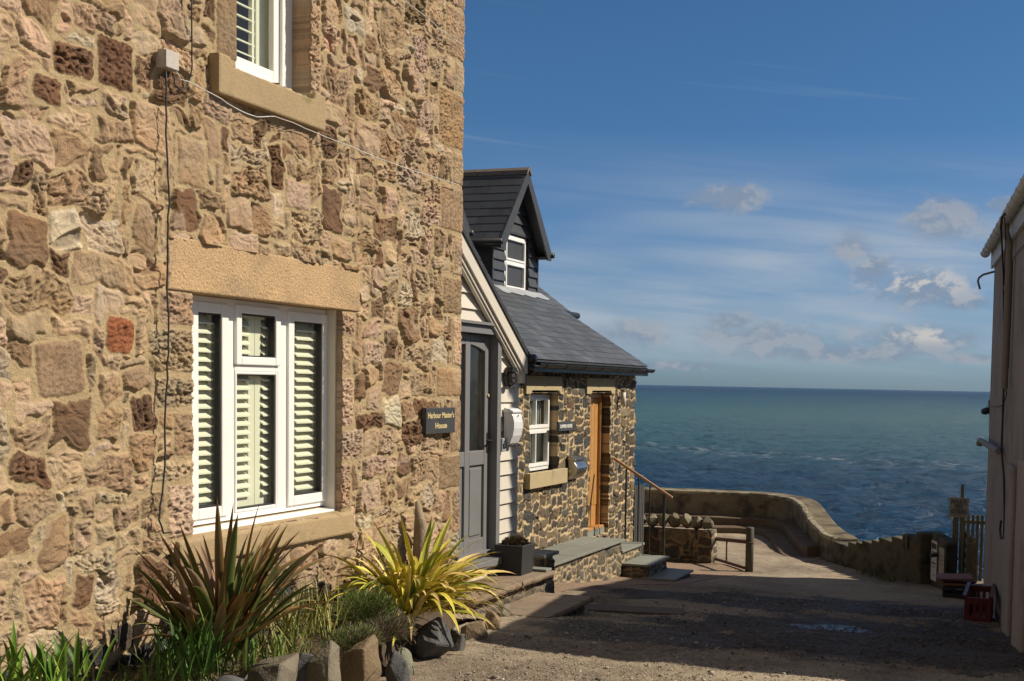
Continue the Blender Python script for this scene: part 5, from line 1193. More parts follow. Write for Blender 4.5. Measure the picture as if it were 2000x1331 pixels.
# ------------------------------------------------------------------ timber gate, fence and sign
def timber():
    Y = 16.75
    def at(x, y, Yy=Y): return Vector(onY(x, y, Yy))
    t = thing('pier_sign', 'weathered sign reading PRIVATE PIER NO PARKING on a tall timber post', 'sign', tuple(at(1876, 1130)))
    a, b = at(1871, 1125), at(1876, 1125); m = MB(); m.box(a.x + .0, a.x + .045, Y, Y + .045, -2.95, at(1876, 947).z); m.build('post', M['oldwood'], t, bev=.004)
    a, b = at(1853, 1009), at(1893, 973); m = MB(); m.box(a.x, b.x, Y - .03, Y - .005, a.z, b.z); m.build('board', M['signboard'], t, bev=.003)
    xc, H = (a.x + b.x) / 2, b.z - a.z; W_ = b.x - a.x
    for s, f, h, wd in (('PRIVATE', .76, .26, .80), ('PIER', .52, .24, .42), ('NO PARKING', .26, .19, .80)):
        o = text('lettering', s, H * h * 1.35, (xc, Y - .031, a.z + H * f), (1, 0, 0), (0, 0, 1), M['black'], t, .001, 1, .0015)
        w = max(v.co.x for v in o.data.vertices) - min(v.co.x for v in o.data.vertices)
        for v in o.data.vertices: v.co.x = xc + (v.co.x - xc) * W_ * wd / w
    m = MB(); m.box(a.x + W_ * .1, b.x - W_ * .1, Y - .033, Y - .031, a.z + H * .38, a.z + H * .40); m.box(a.x + W_ * .1, b.x - W_ * .1, Y - .033, Y - .031, a.z + H * .12, a.z + H * .14); m.build('rule_line', M['black'], t)
    # gate post
    a = at(1861, 1010, 17.0); b = at(1872, 1010, 17.0); m = MB(); m.box(a.x, b.x, 17.0, 17.09, -2.95, a.z); o = m.build('gate_post', M['oldwood'], bev=.005); tag(o, 'thick dark timber post behind the private pier sign', 'post')
    # picket fence behind
    Yf = 18.3; t = thing('picket_fence', 'grey timber picket fence at the quay edge behind the sign', 'fence', tuple(at(1900, 1100, Yf)))
    for x in (1880, 1889, 1898, 1907, 1916, 1925):
        a = at(x, 1006, Yf); m = MB(); m.box(a.x, a.x + .045, Yf, Yf + .02, -3.0, a.z); m.build('picket', M['oldwood'], t, bev=.003)
    a, b = at(1876, 1016, Yf), at(1932, 1010, Yf); m = MB(); m.box(a.x, b.x, Yf + .0205, Yf + .05, a.z - .05, a.z); m.build('rail', M['oldwood'], t)
    # pale open gate leaf seen at an angle
    Yg = 17.3; A, B = at(1888, 1040, 17.15), at(1909, 1050, 16.5)
    t = thing('timber_gate', 'open slatted timber gate leaning beside the pale house corner', 'gate', (A.x, A.y, -2.95))
    zt = at(1890, 1036, 17.15).z; u = Vector((B.x - A.x, B.y - A.y, 0)); L = u.length; u.normalize(); n = Vector((u.y, -u.x, 0))
    for k in range(6):
        m = MB(); z = -2.85 + k * .145; m.obox(A * 1 - Vector((0, 0, A.z)) + Vector((0, 0, z)), u * L, (0, 0, .075), n * .02); m.build('slat', M['oldwood'], t, bev=.003)
    for f in (0, .5, .93):
        m = MB(); m.obox(Vector((A.x, A.y, -2.93)) + u * (L * f) + n * .0205, u * .06, (0, 0, zt + 2.93 - f * .10), n * .03); m.build('stile', M['oldwood'], t, bev=.003)
    a = at(1887, 1062, 16.65); m = MB(); m.box(a.x, a.x + .10, 16.65, 16.72, -2.95, a.z); o = m.build('short_post', M['oldwood'], bev=.006); tag(o, 'short stout timber post between the pier and the open gate', 'post')
timber()

# ------------------------------------------------------------------ right hand house
def right_house():
    C0 = Vector(onY(1931, 850, 14.6)); C0.z = 0; d = Vector((.1095, -.9938, 0)); n = Vector((-.9938, -.1095, 0))
    t = thing('harled_house', 'pinkish grey harled house in shade with white gutter at the right edge', 'house', (C0.x, C0.y, -2.7))
    def P(s, o, z): v = C0 + d * s + n * o; return (v.x, v.y, z)
    def S(x, y, o=0.):                       # distance along the front and height of a point seen at (x, y)
        r = Vector(ray(x, y)); c = C0 + n * o; k = c.dot(n) / r.dot(n); q = r * k; return (q - c).dot(d), q.z
    ze = S(1938, 500)[1]; L = 5.95
    def bx(mb, s0, s1, o0, o1, z0, z1): mb.hexa([P(s0, o0, z0), P(s1, o0, z0), P(s1, o1, z0), P(s0, o1, z0), P(s0, o0, z1), P(s1, o0, z1), P(s1, o1, z1), P(s0, o1, z1)])
    def fin(mb, name, mt, bev=0, par=t):
        me = mb.mesh(name); bm = bmesh.new(); bm.from_mesh(me); bmesh.ops.recalc_face_normals(bm, faces=bm.faces); bm.to_mesh(me); bm.free(); o = link(name, me, mt, par)
        return bevel(o, bev) if bev else o
    m = MB(); bx(m, 0, L, -4.6, 0, -3.3, ze); fin(m, 'wall', M['harling'])
    sp, zp_ = S(1987, 895, .08); m = MB(); bx(m, sp, sp + .8, .0005, .08, -3.2, zp_); fin(m, 'pilaster', M['harling'], .03)
    s0, zb = S(1966, 905, .05); s1 = S(1978, 905, .05)[0]; m = MB(); bx(m, s0, s1, .0005, .05, -3.2, zb); fin(m, 'buttress', M['harling'], .02)
    m = MB()
    for a in (.22, -4.8): a = min(a, .06); m.hexa([P(-.12, a, ze + .03), P(L + .05, a, ze + .03), P(L + .05, -2.3, ze + 1.15), P(-.12, -2.3, ze + 1.15), P(-.12, a, ze + .08), P(L + .05, a, ze + .08), P(L + .05, -2.3, ze + 1.22), P(-.12, -2.3, ze + 1.22)], (.06, .06, .06))
    fin(m, 'roof', M['slate'])
    m = MB(); m.prism([P(.02, -.05, ze), P(.02, -4.55, ze), P(.02, -2.3, ze + 1.12)], d * (L - .04)); fin(m, 'gable_wall', M['harling'])
    m = MB(); bx(m, -.08, L, .001, .04, ze - .20, ze + .02); fin(m, 'fascia', M['upvc_grey'], .004)
    go = .105; arc = lambda r, rev: [(go + r * math.cos(a), ze + r * math.sin(a)) for a in ([2 * math.pi - math.pi * k / 8 for k in range(9)] if rev else [math.pi + math.pi * k / 8 for k in range(9)])]
    m = MB(); m.prism([P(-.14, o, z) for o, z in arc(.055, 0) + arc(.047, 1)], d * (L + .14)); s = -.14
    while s < L: m.prism([P(s, o, z) for o, z in arc(.062, 0) + arc(.056, 1)], d * .04); s += .42
    fin(m, 'gutter', M['upvc_grey'])
    sd_ = S(1966, 640, .06)[0]; m = MB(); m.tube([P(sd_, .105, ze - .05), P(sd_, .10, ze - .13), P(sd_, .06, ze - .26), P(sd_, .06, ze - .5), P(sd_, .06, S(1966, 760)[1])], .034, 12); fin(m, 'downpipe', M['pipe'])
    m = MB(); z = S(1966, 580)[1]; m.tube([P(sd_, .06, z), P(sd_, .06, z + .04)], .042, 12); fin(m, 'pipe_collar', M['pipe'])
    so, zo_ = S(1950, 882, .06); m = MB(); m.tube([P(so, .06, zo_), P(.0, .09, zo_ + .01), P(-.09, .10, zo_), P(-.10, .10, zo_ - .06)], .035, 10); fin(m, 'overflow_pipe', M['pipe'])
    # low wedge added at the near end, out of frame; its sloping top draws the near edge of the shadow on the lane
    def top(y, h): return ((C0.y - y) / .9938, h - 1.80)
    pr = [top(8.70, 3.46), top(8.2, 2.7), top(7.8, 2.2), top(7.45, 1.2), top(7.45, -.3)]
    m = MB(); m.prism([P(L + .001, -.01, -3.3)] + [P(a, -.01, b) for a, b in pr[::-1]] + [P(L + .001, -.01, 1.66)], n * -3.2); fin(m, 'shadow_wedge', M['harling'])
    # unseen block added behind the far gable, shaped for the shadow's far edge
    A, B, C_ = (C0.x + .05, 14.70, -2.1), (1.05, 18.8, 3.55), (1.05, 14.70, 3.55); D_, E_ = (4.2, 18.8, 1.4), (4.2, 14.70, 1.4)
    m = MB(); zb = -3.3; V = [A, B, C_, D_, E_] + [(p[0], p[1], zb) for p in (A, B, C_, D_, E_)]
    m.add(V, [(0, 1, 2), (2, 1, 3, 4), (0, 5, 6, 1), (1, 6, 8, 3), (3, 8, 9, 4), (4, 9, 7, 2), (2, 7, 5, 0), (5, 7, 9, 8, 6)]); fin(m, 'rear_shadow_block', M['harling'])
    m = MB(); m.box(.80, 1.35, 12.86, 13.6, ze, 5.9); fin(m, 'shadow_chimney', M['harling'], .02)  # unseen stack, placed to throw the strip of shade on the porch
    m = MB(); m.box(.76, 1.39, 12.82, 13.64, 5.901, 5.96); fin(m, 'shadow_chimney_cap', M['pale_stone'], .01)
    # cables and brackets on this house
    def cab(pts, r, label, o=.03, mt=M['cable']):
        Q = []
        for (x, y, oo) in pts: a = S(x, y, oo); Q.append(P(a[0], oo, a[1]))
        m = MB(); m.tube(Q, r, 6); ob = m.build('cable', mt, None, True); tag(ob, label, 'cable')
    cab([(1963, 418, .2), (1957, 425, .22), (1955, 445, .22), (1957, 480, .10), (1960, 540, .03), (1961, 650, .03), (1961, 740, .03), (1959, 800, .03), (1956, 880, .03), (1961, 935, .04), (1962, 1000, .04), (1961, 1050, .04), (1955, 1052, .04), (1953, 1035, .04), (1955, 1018, .04)], .011, 'thick black cable looping over the white gutter and down the harled wall')
    cab([(1962, 425, .2), (1964, 455, .12), (1962, 520, .02), (1964, 640, .02), (1961, 735, .02), (1966, 770, .02), (1957, 800, .02)], .006, 'thin second cable running beside the thick black one on the harled wall')
    cab([(1935, 793, .02), (1942, 796, .03), (1950, 795, .02), (1959, 792, .02)], .005, 'short cable from the corner lamp across the harled wall')
    cab([(2000, 478, .02), (1985, 495, .02), (1978, 510, .02), (1975, 600, .02), (1970, 720, .02)], .006, 'thin grey cable bending down from the frame edge on the harled wall', mt=M['pipe'])
    q = [(1948, 530), (1938, 532), (1920, 537), (1912, 543), (1910, 550), (1914, 565)]; m = MB(); m.tube([onY(x, y, 14.62 - .02 * i) for i, (x, y) in enumerate(q)], .013, 8); o = m.build('bracket_pipe', M['pipe'], None, True); tag(o, 'bent metal pipe bracket projecting from the corner of the harled house', 'bracket')
    c = Vector(onY(1928, 806, 14.62)); tl = thing('corner_lamp', 'small black lamp on the corner of the harled house against the sea', 'lamp', c)
    m = MB(); m.tube([c + Vector((.05, 0, .035)), c + Vector((.0, 0, .025)), c + Vector((-.045, 0, .0)), c + Vector((-.05, 0, -.02))], [.02, .045, .042, .02], 12); m.build('shade', M['black'], tl, True)
    m = MB(); m.box(c.x + .01, c.x + .05, c.y + .0, c.y + .03, c.z - .02, c.z + .16); m.build('mount', M['pipe'], tl)
right_house()

def quay_clutter():
    gzv = gnd(-1.0, 15.2)
    def crate(name, label, cx, cy, ang, L, Wd, H, mt, rimm=None, cat='crate', slots=5):
        t = thing(name, label, cat, (cx, cy, gnd(cx, cy))); z0 = gnd(cx, cy) + .012
        c, s = math.cos(ang), math.sin(ang); u, v = Vector((c, s, 0)), Vector((-s, c, 0)); O = Vector((cx, cy, z0)) - u * L / 2 - v * Wd / 2; th = .022
        m = MB(); m.obox(O, u * L, v * Wd, (0, 0, th)); m.build('base', mt, t, bev=.004)
        for (o, a, b, nn) in ((O, u, L, v), (O + v * (Wd - th), u, L, v), (O + v * (th + .0005), v, Wd - 2 * th - .001, u), (O + v * (th + .0005) + u * (L - th), v, Wd - 2 * th - .001, u)):
            m = MB(); Z = Vector((0, 0, 1)); k = slots if b > .5 else 3
            m.obox(o + Z * (th + .0005), a * b, Z * (H * .25), nn * th); m.obox(o + Z * (H * .78), a * b, Z * (H * .22), nn * th)
            for q in range(k + 1): m.obox(o + Z * (th + .001 + H * .25) + a * ((b - .03) * q / k), a * .03, Z * (H * .78 - th - .002 - H * .25), nn * th)
            m.build('side', mt, t)
        m = MB(); rm = rimm or mt; e = .02
        m.obox(O - u * e - v * e + Vector((0, 0, H + .0005)), u * (L + 2 * e), v * .04, (0, 0, .025)); m.obox(O - u * e + v * (Wd + e - .04) + Vector((0, 0, H + .0005)), u * (L + 2 * e), v * .04, (0, 0, .025))
        m.build('rim', rm, t); return O, u, v, H
    def G(x, y):
        z = -2.3
        for _ in range(30): p = onZ(x, y, z); z = .5 * z + .5 * gnd(p[0], p[1])
        return onZ(x, y, z)
    a = G(1932, 1196); b = G(1886, 1172)
    C0 = onY(1931, 850, 14.6); yc = 12.35; xf = C0[0] + .11 * (14.6 - yc) - .04
    crate('fish_box', 'open red slatted plastic crate at the foot of the harled house', xf - .15, yc, math.pi / 2, .80, .26, .29, M['red'])
    u = a
    crate('fish_box', 'black plastic crate with faded orange lid against the concrete pier', b[0] - .10, b[1] + .25, .12, .42, .30, .17, M['black'], M['orange'])
    m = MB(); o = Vector((b[0] - .36, b[1] + .05, gnd(b[0], b[1]) + .225)); m.obox(o, (.44, .06, .02), (-.05, .30, .02), (0, 0, .016)); o2 = m.build('crate_lid', M['orange'], None, bev=.005); tag(o2, 'faded orange slatted lid lying on the black crate', 'lid')
    m = MB(); c = G(1898, 1165); m.obox((c[0], c[1], c[2] + .08), (.50, .05, .10), (-.04, .22, 0), (0, 0, .03)); o2 = m.build('plank', M['black'], None, bev=.006); tag(o2, 'dark tilted board lying over rocks beside the crates', 'board')
quay_clutter()

# ------------------------------------------------------------------ planted bed: soil, rocks, plants
def G(x, y):
    z = -1.8
    for _ in range(30): p = onZ(x, y, z); z = .5 * z + .5 * gnd(p[0], p[1])
    return Vector(onZ(x, y, z))
def bed():
    # soil mound between the house and the rock edging
    us = np.linspace(2.2, 8.5, 160); vs = np.linspace(0, 1, 30); U, V = np.meshgrid(us, vs)
    edge = np.interp(U, [2.2, 4, 5.2, 5.8, 6.5, 7.2, 7.9, 8.5], [-3.38, -3.38, -3.40, -3.46, -3.62, -3.88, -4.25, -4.5])
    top = np.interp(U, [2.2, 4, 5, 6, 7, 7.6, 8.5], [-1.32, -1.33, -1.37, -1.42, -1.56, -1.76, -1.98])
    X = HX - .06 + V * (edge - HX + .06); base = g(X, U) - .03; Z = base + (top - base) * (1 - V ** 3.2) + .02 * fbm(X * 5, U * 5, 44, 3)
    idx = np.arange(U.size).reshape(U.shape); F4 = np.stack([idx[:-1, :-1], idx[1:, :-1], idx[1:, 1:], idx[:-1, 1:]], -1).reshape(-1, 4)
    o = link('soil', np_mesh('soil', np.stack([X, U, Z], -1).reshape(-1, 3), F4), M['soil']); tag(o, kind='structure')
bed()
def rock(label, x, y, w, h, dep, col, rnd, seed, X=None, yaw=.3, sink=.06, group='rocks edging the planted bed'):
    """x, y: where its foot is seen; w, h, dep in metres"""
    c = G(x, y) if X is None else Vector(onX(x, y, X)); R = random.Random(seed); bm = bmesh.new()
    c = c + Vector((-dep * .25, dep * .15, 0))
    for k in range(46 if rnd else 15):
        u = R.uniform(-1, 1); a = R.uniform(0, 6.283); s_ = math.sqrt(1 - u * u); p = Vector((s_ * math.cos(a), s_ * math.sin(a), u))
        if not rnd: p = Vector([math.copysign(abs(q) ** .7, q) for q in p]) * R.uniform(.75, 1.05)
        bm.verts.new((p.x * dep / 2, p.y * w / 2, p.z * h / 2))
    bmesh.ops.convex_hull(bm, input=bm.verts); bmesh.ops.delete(bm, geom=[v for v in bm.verts if not v.link_faces], context='VERTS')
    bmesh.ops.bevel(bm, geom=bm.edges, offset=(.012 if rnd else .005), segments=1, affect='EDGES')
    bmesh.ops.triangulate(bm, faces=bm.faces); bmesh.ops.subdivide_edges(bm, edges=bm.edges, cuts=2, use_grid_fill=True)
    if rnd:
        for _ in range(3): bmesh.ops.smooth_vert(bm, verts=bm.verts, factor=.5, use_axis_x=True, use_axis_y=True, use_axis_z=True)
    bm.normal_update()
    for v in bm.verts:
        n_ = mnoise.noise(v.co * 9 + Vector((seed, 0, 0))) * .012 + mnoise.noise(v.co * 30 + Vector((seed, 3, 0))) * .004; v.co += v.normal * n_ * (.4 if rnd else 1)
    rot = Matrix.Rotation(yaw, 4, 'Z') @ Matrix.Rotation(R.uniform(-.25, .25), 4, 'X'); bmesh.ops.rotate(bm, verts=bm.verts, cent=(0, 0, 0), matrix=rot.to_3x3())
    zmin = min(v.co.z for v in bm.verts)
    me = D.meshes.new('rock'); bm.to_mesh(me); bm.free(); me.transform(Matrix.Translation((0, 0, -zmin - sink)))
    n = len(me.vertices); vs_ = [0.] * (n * 3); me.vertices.foreach_get('co', vs_); at = me.color_attributes.new('Col', 'FLOAT_COLOR', 'POINT'); cc = []
    for i in range(n):
        f = 1 + .3 * mnoise.noise(Vector(vs_[3 * i:3 * i + 3]) * 7 + Vector((seed, 1, 2))); cc += [col[0] * f, col[1] * f, col[2] * f, 1]
    at.data.foreach_set('color', cc)
    if rnd: me.polygons.foreach_set('use_smooth', [True] * len(me.polygons))
    o = link('rock', me, M['rock']); o.location = c; tag(o, label, 'rock', group); return o
DK = (.085, .085, .085); BR = (.20, .145, .085); GY = (.17, .145, .105); PL = (.34, .29, .22); GN = (.20, .20, .14)
def rock_top(label, x0, x1, ytop, X, dep, col, rnd, seed, yaw=.3, h=None):
    xm = (x0 + x1) / 2; tp = Vector(onX(xm, ytop, X)); d_ = tp.dot(Vector(CF)); w = (x1 - x0) * d_ / F / .88; zb = gnd(tp.x, tp.y) - .02
    hh = h or (tp.z - zb); o = rock(label, 0, 0, w, hh + .10, dep, col, rnd, seed, X=X, yaw=yaw); z = [v.co.z for v in o.data.vertices]
    o.location = (tp.x - dep * .2, tp.y, tp.z - max(z)); return o
for i, a in enumerate([
    ('large smooth grey-brown boulder at the bottom edge below the bronze plant', 500, 606, 1284, -3.22, .34, GY, 0),
    ('dark wedge-shaped rock tucked behind the large smooth boulder', 590, 640, 1272, -3.34, .18, DK, 0),
    ('upright grey-brown rock with a squared top left of the pointed one', 622, 682, 1256, -3.24, .20, GY, 0),
    ('pointed brown rock rising to a peak in the middle of the bed edging', 684, 758, 1245, -3.22, .22, BR, 0),
    ('small ochre rock leaning against the foot of the pointed brown rock', 700, 740, 1300, -3.10, .10, (.25, .19, .12), 1),
    ('small dark grey rock half buried beside the lane edge', 762, 812, 1272, -3.20, .16, DK, 0),
    ('rounded pale green-grey cobble lying behind the small dark rock', 768, 820, 1252, -3.34, .14, GN, 1),
    ('little white pebble beside the rounded green-grey cobble', 758, 782, 1266, -3.30, .06, (.5, .47, .42), 1),
    ('dark smooth rock at the bottom edge below the bronze flax', 425, 500, 1305, -3.15, .2, DK, 1)]):
    rock_top(*a, seed=130 + i, yaw=.4 * math.sin(i * 1.7))
for i, a in enumerate([
    ('big angular dark whinstone block below the yellow plant', 852, 1290, .27, .27, .24, DK, 0),
    ('upright dark split rock just right of the big whinstone block', 897, 1272, .12, .22, .15, (.10, .095, .09), 0),
    ('light brown squared rock under the drooping yellow leaves', 936, 1252, .17, .22, .18, (.24, .18, .11), 0),
    ('brown rock with flat face between the light one and the step', 968, 1230, .14, .20, .16, BR, 0),
    ('grey mossy rock leaning toward the lower step', 985, 1205, .20, .18, .2, GY, 0),
    ('pale crusted boulder at the side of the upper flagstone step', 965, 1168, .22, .19, .2, (.20, .19, .165), 0),
    ('small ochre stone wedged beneath the crusted boulder by the step', 992, 1182, .10, .13, .1, (.33, .27, .18), 0),
    ('pale rounded stone half hidden under the yellow leaves', 918, 1160, .17, .12, .14, PL, 1)]):
    rock(a[0], a[1], a[2], a[3] * 1.15, a[4] * 1.15, *a[5:], seed=100 + i, yaw=.3 * math.sin(i * 2.1))
for (x, y, r_) in [(770, 1318, .03), (830, 1330, .02), (905, 1300, .025), (1045, 1285, .02), (1180, 1310, .018), (975, 1290, .016)]:
    pass

def blade(mb, base, az, el, L, w, droop, cols, nseg=10, fold=.25, twist=0., R=random, tipcol=None, kink=None):
    """a strap leaf: cols = (edge, body, mid) colours"""
    p = Vector(base); e = el; side0 = Vector((-math.sin(az), math.cos(az), 0)); rows = []
    for k in range(nseg + 1):
        f = k / nseg; d = Vector((math.cos(az) * math.cos(e), math.sin(az) * math.cos(e), math.sin(e)))
        up = Vector((-math.cos(az) * math.sin(e), -math.sin(az) * math.sin(e), math.cos(e)))
        a = twist * f; sd = side0 * math.cos(a) + up * math.sin(a); nn = d.cross(sd)
        ww = w * (.55 + .45 * min(1, f * 4)) * (1 - max(0, (f - .55) / .45) ** 1.7) + .0006
        rows.append((p.copy(), sd * ww / 2, nn * (fold * ww / 2)))
        p += d * (L / nseg); e -= droop * (f ** 1.3) * 3.0 / nseg + (kink[1] if kink and kink[0] <= f < kink[0] + 1.0 / nseg else 0)
        e = max(e, -1.45)
    k0 = len(mb.v)
    for i, (p, s_, n_) in enumerate(rows):
        f = i / nseg
        for j, (q, nf, ci) in enumerate(((-1, 1, 0), (-.62, .5, 1), (0, 0, 2), (.62, .5, 1), (1, 1, 0))):
            v = p + s_ * q + n_ * nf; mb.v.append(tuple(v)); c = cols[ci]
            if tipcol is not None and f > .72: t_ = (f - .72) / .28; c = tuple(a * (1 - t_) + b * t_ for a, b in zip(c, tipcol))
            mb.c.append(c)
    for i in range(nseg):
        for j in range(4): mb.f.append((k0 + i * 5 + j, k0 + i * 5 + j + 1, k0 + i * 5 + 6 + j, k0 + i * 5 + 5 + j))
def mulc(c, f): return tuple(min(.9, q * f) for q in c)

def plants():
    R = random.Random(21)
    # bronze flax
    b0 = Vector(onX(432, 1262, -3.55)); m = MB()
    def frac(): return R.random()
    kinds = [((.36, .12, .035), (.15, .13, .035), (.11, .105, .03)), ((.40, .16, .05), (.22, .17, .06), (.17, .11, .065)), ((.16, .16, .04), (.075, .10, .025), (.06, .085, .02)), ((.32, .20, .12), (.24, .17, .10), (.20, .13, .09)), ((.22, .07, .03), (.085, .055, .03), (.07, .05, .025))]
    for k in range(105):
        a = R.uniform(0, 6.283); r = R.uniform(0, .14); el = R.triangular(.35, 1.5, 1.1); L = R.uniform(.36, .68) * (.7 + .3 * math.sin(el)); c = kinds[R.choice([0, 0, 1, 2, 2, 2, 3, 4])]; f = R.uniform(.8, 1.25)
        a = R.choice([R.gauss(1.57, .6), R.gauss(-1.57, .6), R.uniform(0, 6.283), R.gauss(.1, .7)])
        blade(m, b0 + Vector((r * math.cos(a) * .7, r * 1.4 * math.sin(a), R.uniform(-.05, .02))), a, el, L, R.uniform(.026, .046), R.triangular(.08, 1.0, .25), [mulc(q, f) for q in c], fold=.45, twist=R.uniform(-.9, .9), R=R, tipcol=(.16, .08, .04) if R.random() < .5 else None)
    # the few strong leaves that give it its outline
    for (px_, py_, az, el, L, w, dr) in [(0, 0, 1.75, .60, .74, .045, .22), (0, 0, -1.5, .95, .72, .03, .05), (0, 0, -1.45, 1.1, .68, .028, .03), (0, 0, 1.3, 1.48, .66, .036, .03), (0, 0, -1.2, 1.5, .70, .04, .03), (0, 0, 1.6, 1.0, .7, .034, .5), (0, 0, 1.35, .62, .78, .045, .55), (0, 0, 1.2, .9, .66, .04, .9), (0, 0, 1.0, .5, .5, .04, .9), (0, 0, -1.6, .8, .74, .024, .04)]:
        blade(m, b0, az, el, L, w, dr, [(.33, .12, .04), (.13, .10, .035), (.10, .08, .035)], fold=.35, nseg=14, twist=.3)
    o = m.build('flax_plant', M['leaf'], None, True); tag(o, 'bronze and green spiky flax with red-edged leaves below the big window', 'plant')
    # yellow variegated flax
    b0 = Vector(onX(806, 1182, -3.60)); b0.z = max(b0.z, -1.45); m = MB()
    ks = [((.74, .58, .08), (.40, .38, .05), (.18, .25, .035)), ((.80, .62, .11), (.56, .48, .07), (.38, .38, .05)), ((.50, .46, .06), (.22, .28, .04), (.12, .19, .03)), ((.85, .70, .30), (.80, .62, .22), (.66, .50, .15))]
    for k in range(240):
        el = R.triangular(.05, 1.45, .8); a = R.choice([R.gauss(1.45, .7), R.gauss(-1.5, .6), R.gauss(.0, .8), R.uniform(0, 6.283)]); L = R.uniform(.34, .60); c = ks[R.choice([0, 0, 1, 1, 1, 1, 2, 3])]; f = R.uniform(.8, 1.2); r = R.uniform(0, .17)
        blade(m, b0 + Vector((r * math.cos(a) * .7, r * 1.3 * math.sin(a), R.uniform(-.07, .01))), a, el, L, R.uniform(.022, .044), R.uniform(.5, 1.7), [mulc(q, f) for q in c], fold=.35, nseg=12, twist=R.uniform(-.8, .8), tipcol=(.42, .27, .12) if R.random() < .4 else None)
    for (az, el, L, w, dr, kd) in [(-1.55, .35, .50, .06, .45, 3), (-1.35, .9, .48, .055, 1.0, 3), (-.3, .7, .42, .055, 1.2, 3), (.0, .85, .46, .05, 1.3, 3), (.75, .5, .62, .06, .8, 3), (1.1, .3, .60, .055, .7, 3), (-1.1, .95, .42, .05, 1.25, 3), (-.8, 1.0, .40, .045, 1.35, 3), (-.5, .9, .38, .045, 1.4, 3), (1.2, .65, .62, .045, .6, 3), (.9, .6, .55, .05, 1.1, 3), (.6, .75, .50, .045, 1.25, 3), (1.5, .5, .62, .036, .55, 3), (.3, .8, .44, .045, 1.4, 3),
                                   (-1.9, 1.15, .62, .04, .25, 0), (-1.7, 1.3, .60, .035, .12, 1), (1.4, 1.4, .54, .045, .15, 2), (1.6, 1.15, .58, .04, .3, 2), (.2, 1.5, .48, .05, .3, 0), (1.6, .95, .70, .036, .25, 0), (1.7, .8, .66, .03, .2, 2)]:
        blade(m, b0 + Vector((R.uniform(0, .06), R.uniform(-.08, .08), 0)), az, el, L, w, dr, ks[kd], fold=.3, nseg=14, twist=R.uniform(-.4, .4), tipcol=(.40, .24, .10) if kd == 3 else None)
    o = m.build('flax_plant', M['leaf'], None, True); tag(o, 'bright yellow striped flax with arching withered leaves near the stone corner', 'plant')
    m = MB()
    for k in range(60):      # dry straw leaves trailing over the rocks
        a = R.uniform(-.6, 1.5); p = b0 + Vector((R.uniform(.08, .28), R.uniform(-.05, .36), R.uniform(-.05, .14)))
        blade(m, p, a, R.uniform(-.2, .6), R.uniform(.18, .42), .006, R.uniform(.8, 1.7), [(.50, .33, .15)] * 3, nseg=8, fold=.1)
    o = m.build('dry_leaves', M['leaf'], None, True); tag(o, 'straw coloured dead leaves trailing over the rocks below the yellow flax', 'leaves', kind='stuff')
    # bright green strap leaves bottom left and among the flax
    def clump(name, label, cx, cy, X, n, spread, L0, L1, cols, w=.012, cat='plant', el0=.9):
        b = Vector(onX(cx, cy, X)); m = MB()
        for k in range(n):
            p = b + Vector((R.triangular(-2, 2, 0) * spread[0], R.triangular(-2, 2, 0) * spread[1], R.uniform(-.05, .02))); c = R.choice(cols); f = R.uniform(.75, 1.25)
            blade(m, p, R.uniform(0, 6.283), R.uniform(el0, 1.5), R.uniform(L0, L1), w * R.uniform(.7, 1.3), R.uniform(.1, .8), [mulc(c, f * 1.15), mulc(c, f), mulc(c, f * .85)], nseg=7, fold=.3)
        o = m.build(name, M['leaf'], None, True); tag(o, label, cat); return o
    GR = [(.10, .20, .025), (.14, .25, .03), (.075, .15, .02), (.19, .27, .04)]
    clump('strap_leaf_plant', 'clump of bright green strap leaves in the bottom left corner', 50, 1345, -3.42, 80, (.08, .18), .12, .25, GR, .018)
    clump('strap_leaf_plant', 'dark green blades growing up through the foot of the bronze flax', 372, 1310, -3.42, 110, (.07, .13), .14, .30, [(.055, .12, .02), (.08, .16, .03), (.04, .09, .015)], .012)
    clump('strap_leaf_plant', 'green blades at the right foot of the bronze flax below the sill', 500, 1290, -3.42, 80, (.07, .12), .10, .24, [(.07, .13, .02), (.12, .16, .03), (.25, .24, .06)], .009)
    clump('montbretia', 'thin yellowish leaves between the bronze and the yellow flax', 590, 1235, -3.55, 120, (.09, .14), .14, .32, [(.26, .25, .06), (.35, .30, .10), (.14, .17, .03)], .007)
    clump('weed', 'little green weed in the dirt beside the lower rocks', 992, 1240, -3.72, 40, (.02, .025), .03, .06, [(.10, .18, .03)], .012, el0=.3)
    m = MB()
    for k in range(420):      # weeds in the crack where the lane meets the sea wall
        f = R.random(); q = Vector(shore[-3]).lerp(Vector((-1.75, 16.9)), f) + Vector((-.06 - abs(R.gauss(0, .07)), -.06 - abs(R.gauss(0, .06))))
        if mnoise.noise(Vector((q.x * 2.3, q.y * 2.3, 0))) < -.05: continue
        cc = R.choice([(.08, .13, .02), (.12, .15, .04), (.05, .09, .02)]); blade(m, (q.x, q.y, gnd(q.x, q.y)), R.uniform(0, 6.28), R.uniform(.4, 1.4), R.uniform(.05, .14), .012, .6, [cc] * 3, nseg=3)
    o = m.build('weeds', M['leaf'], None, True); tag(o, 'low weeds growing along the foot of the stepped concrete wall', 'weeds', kind='stuff')
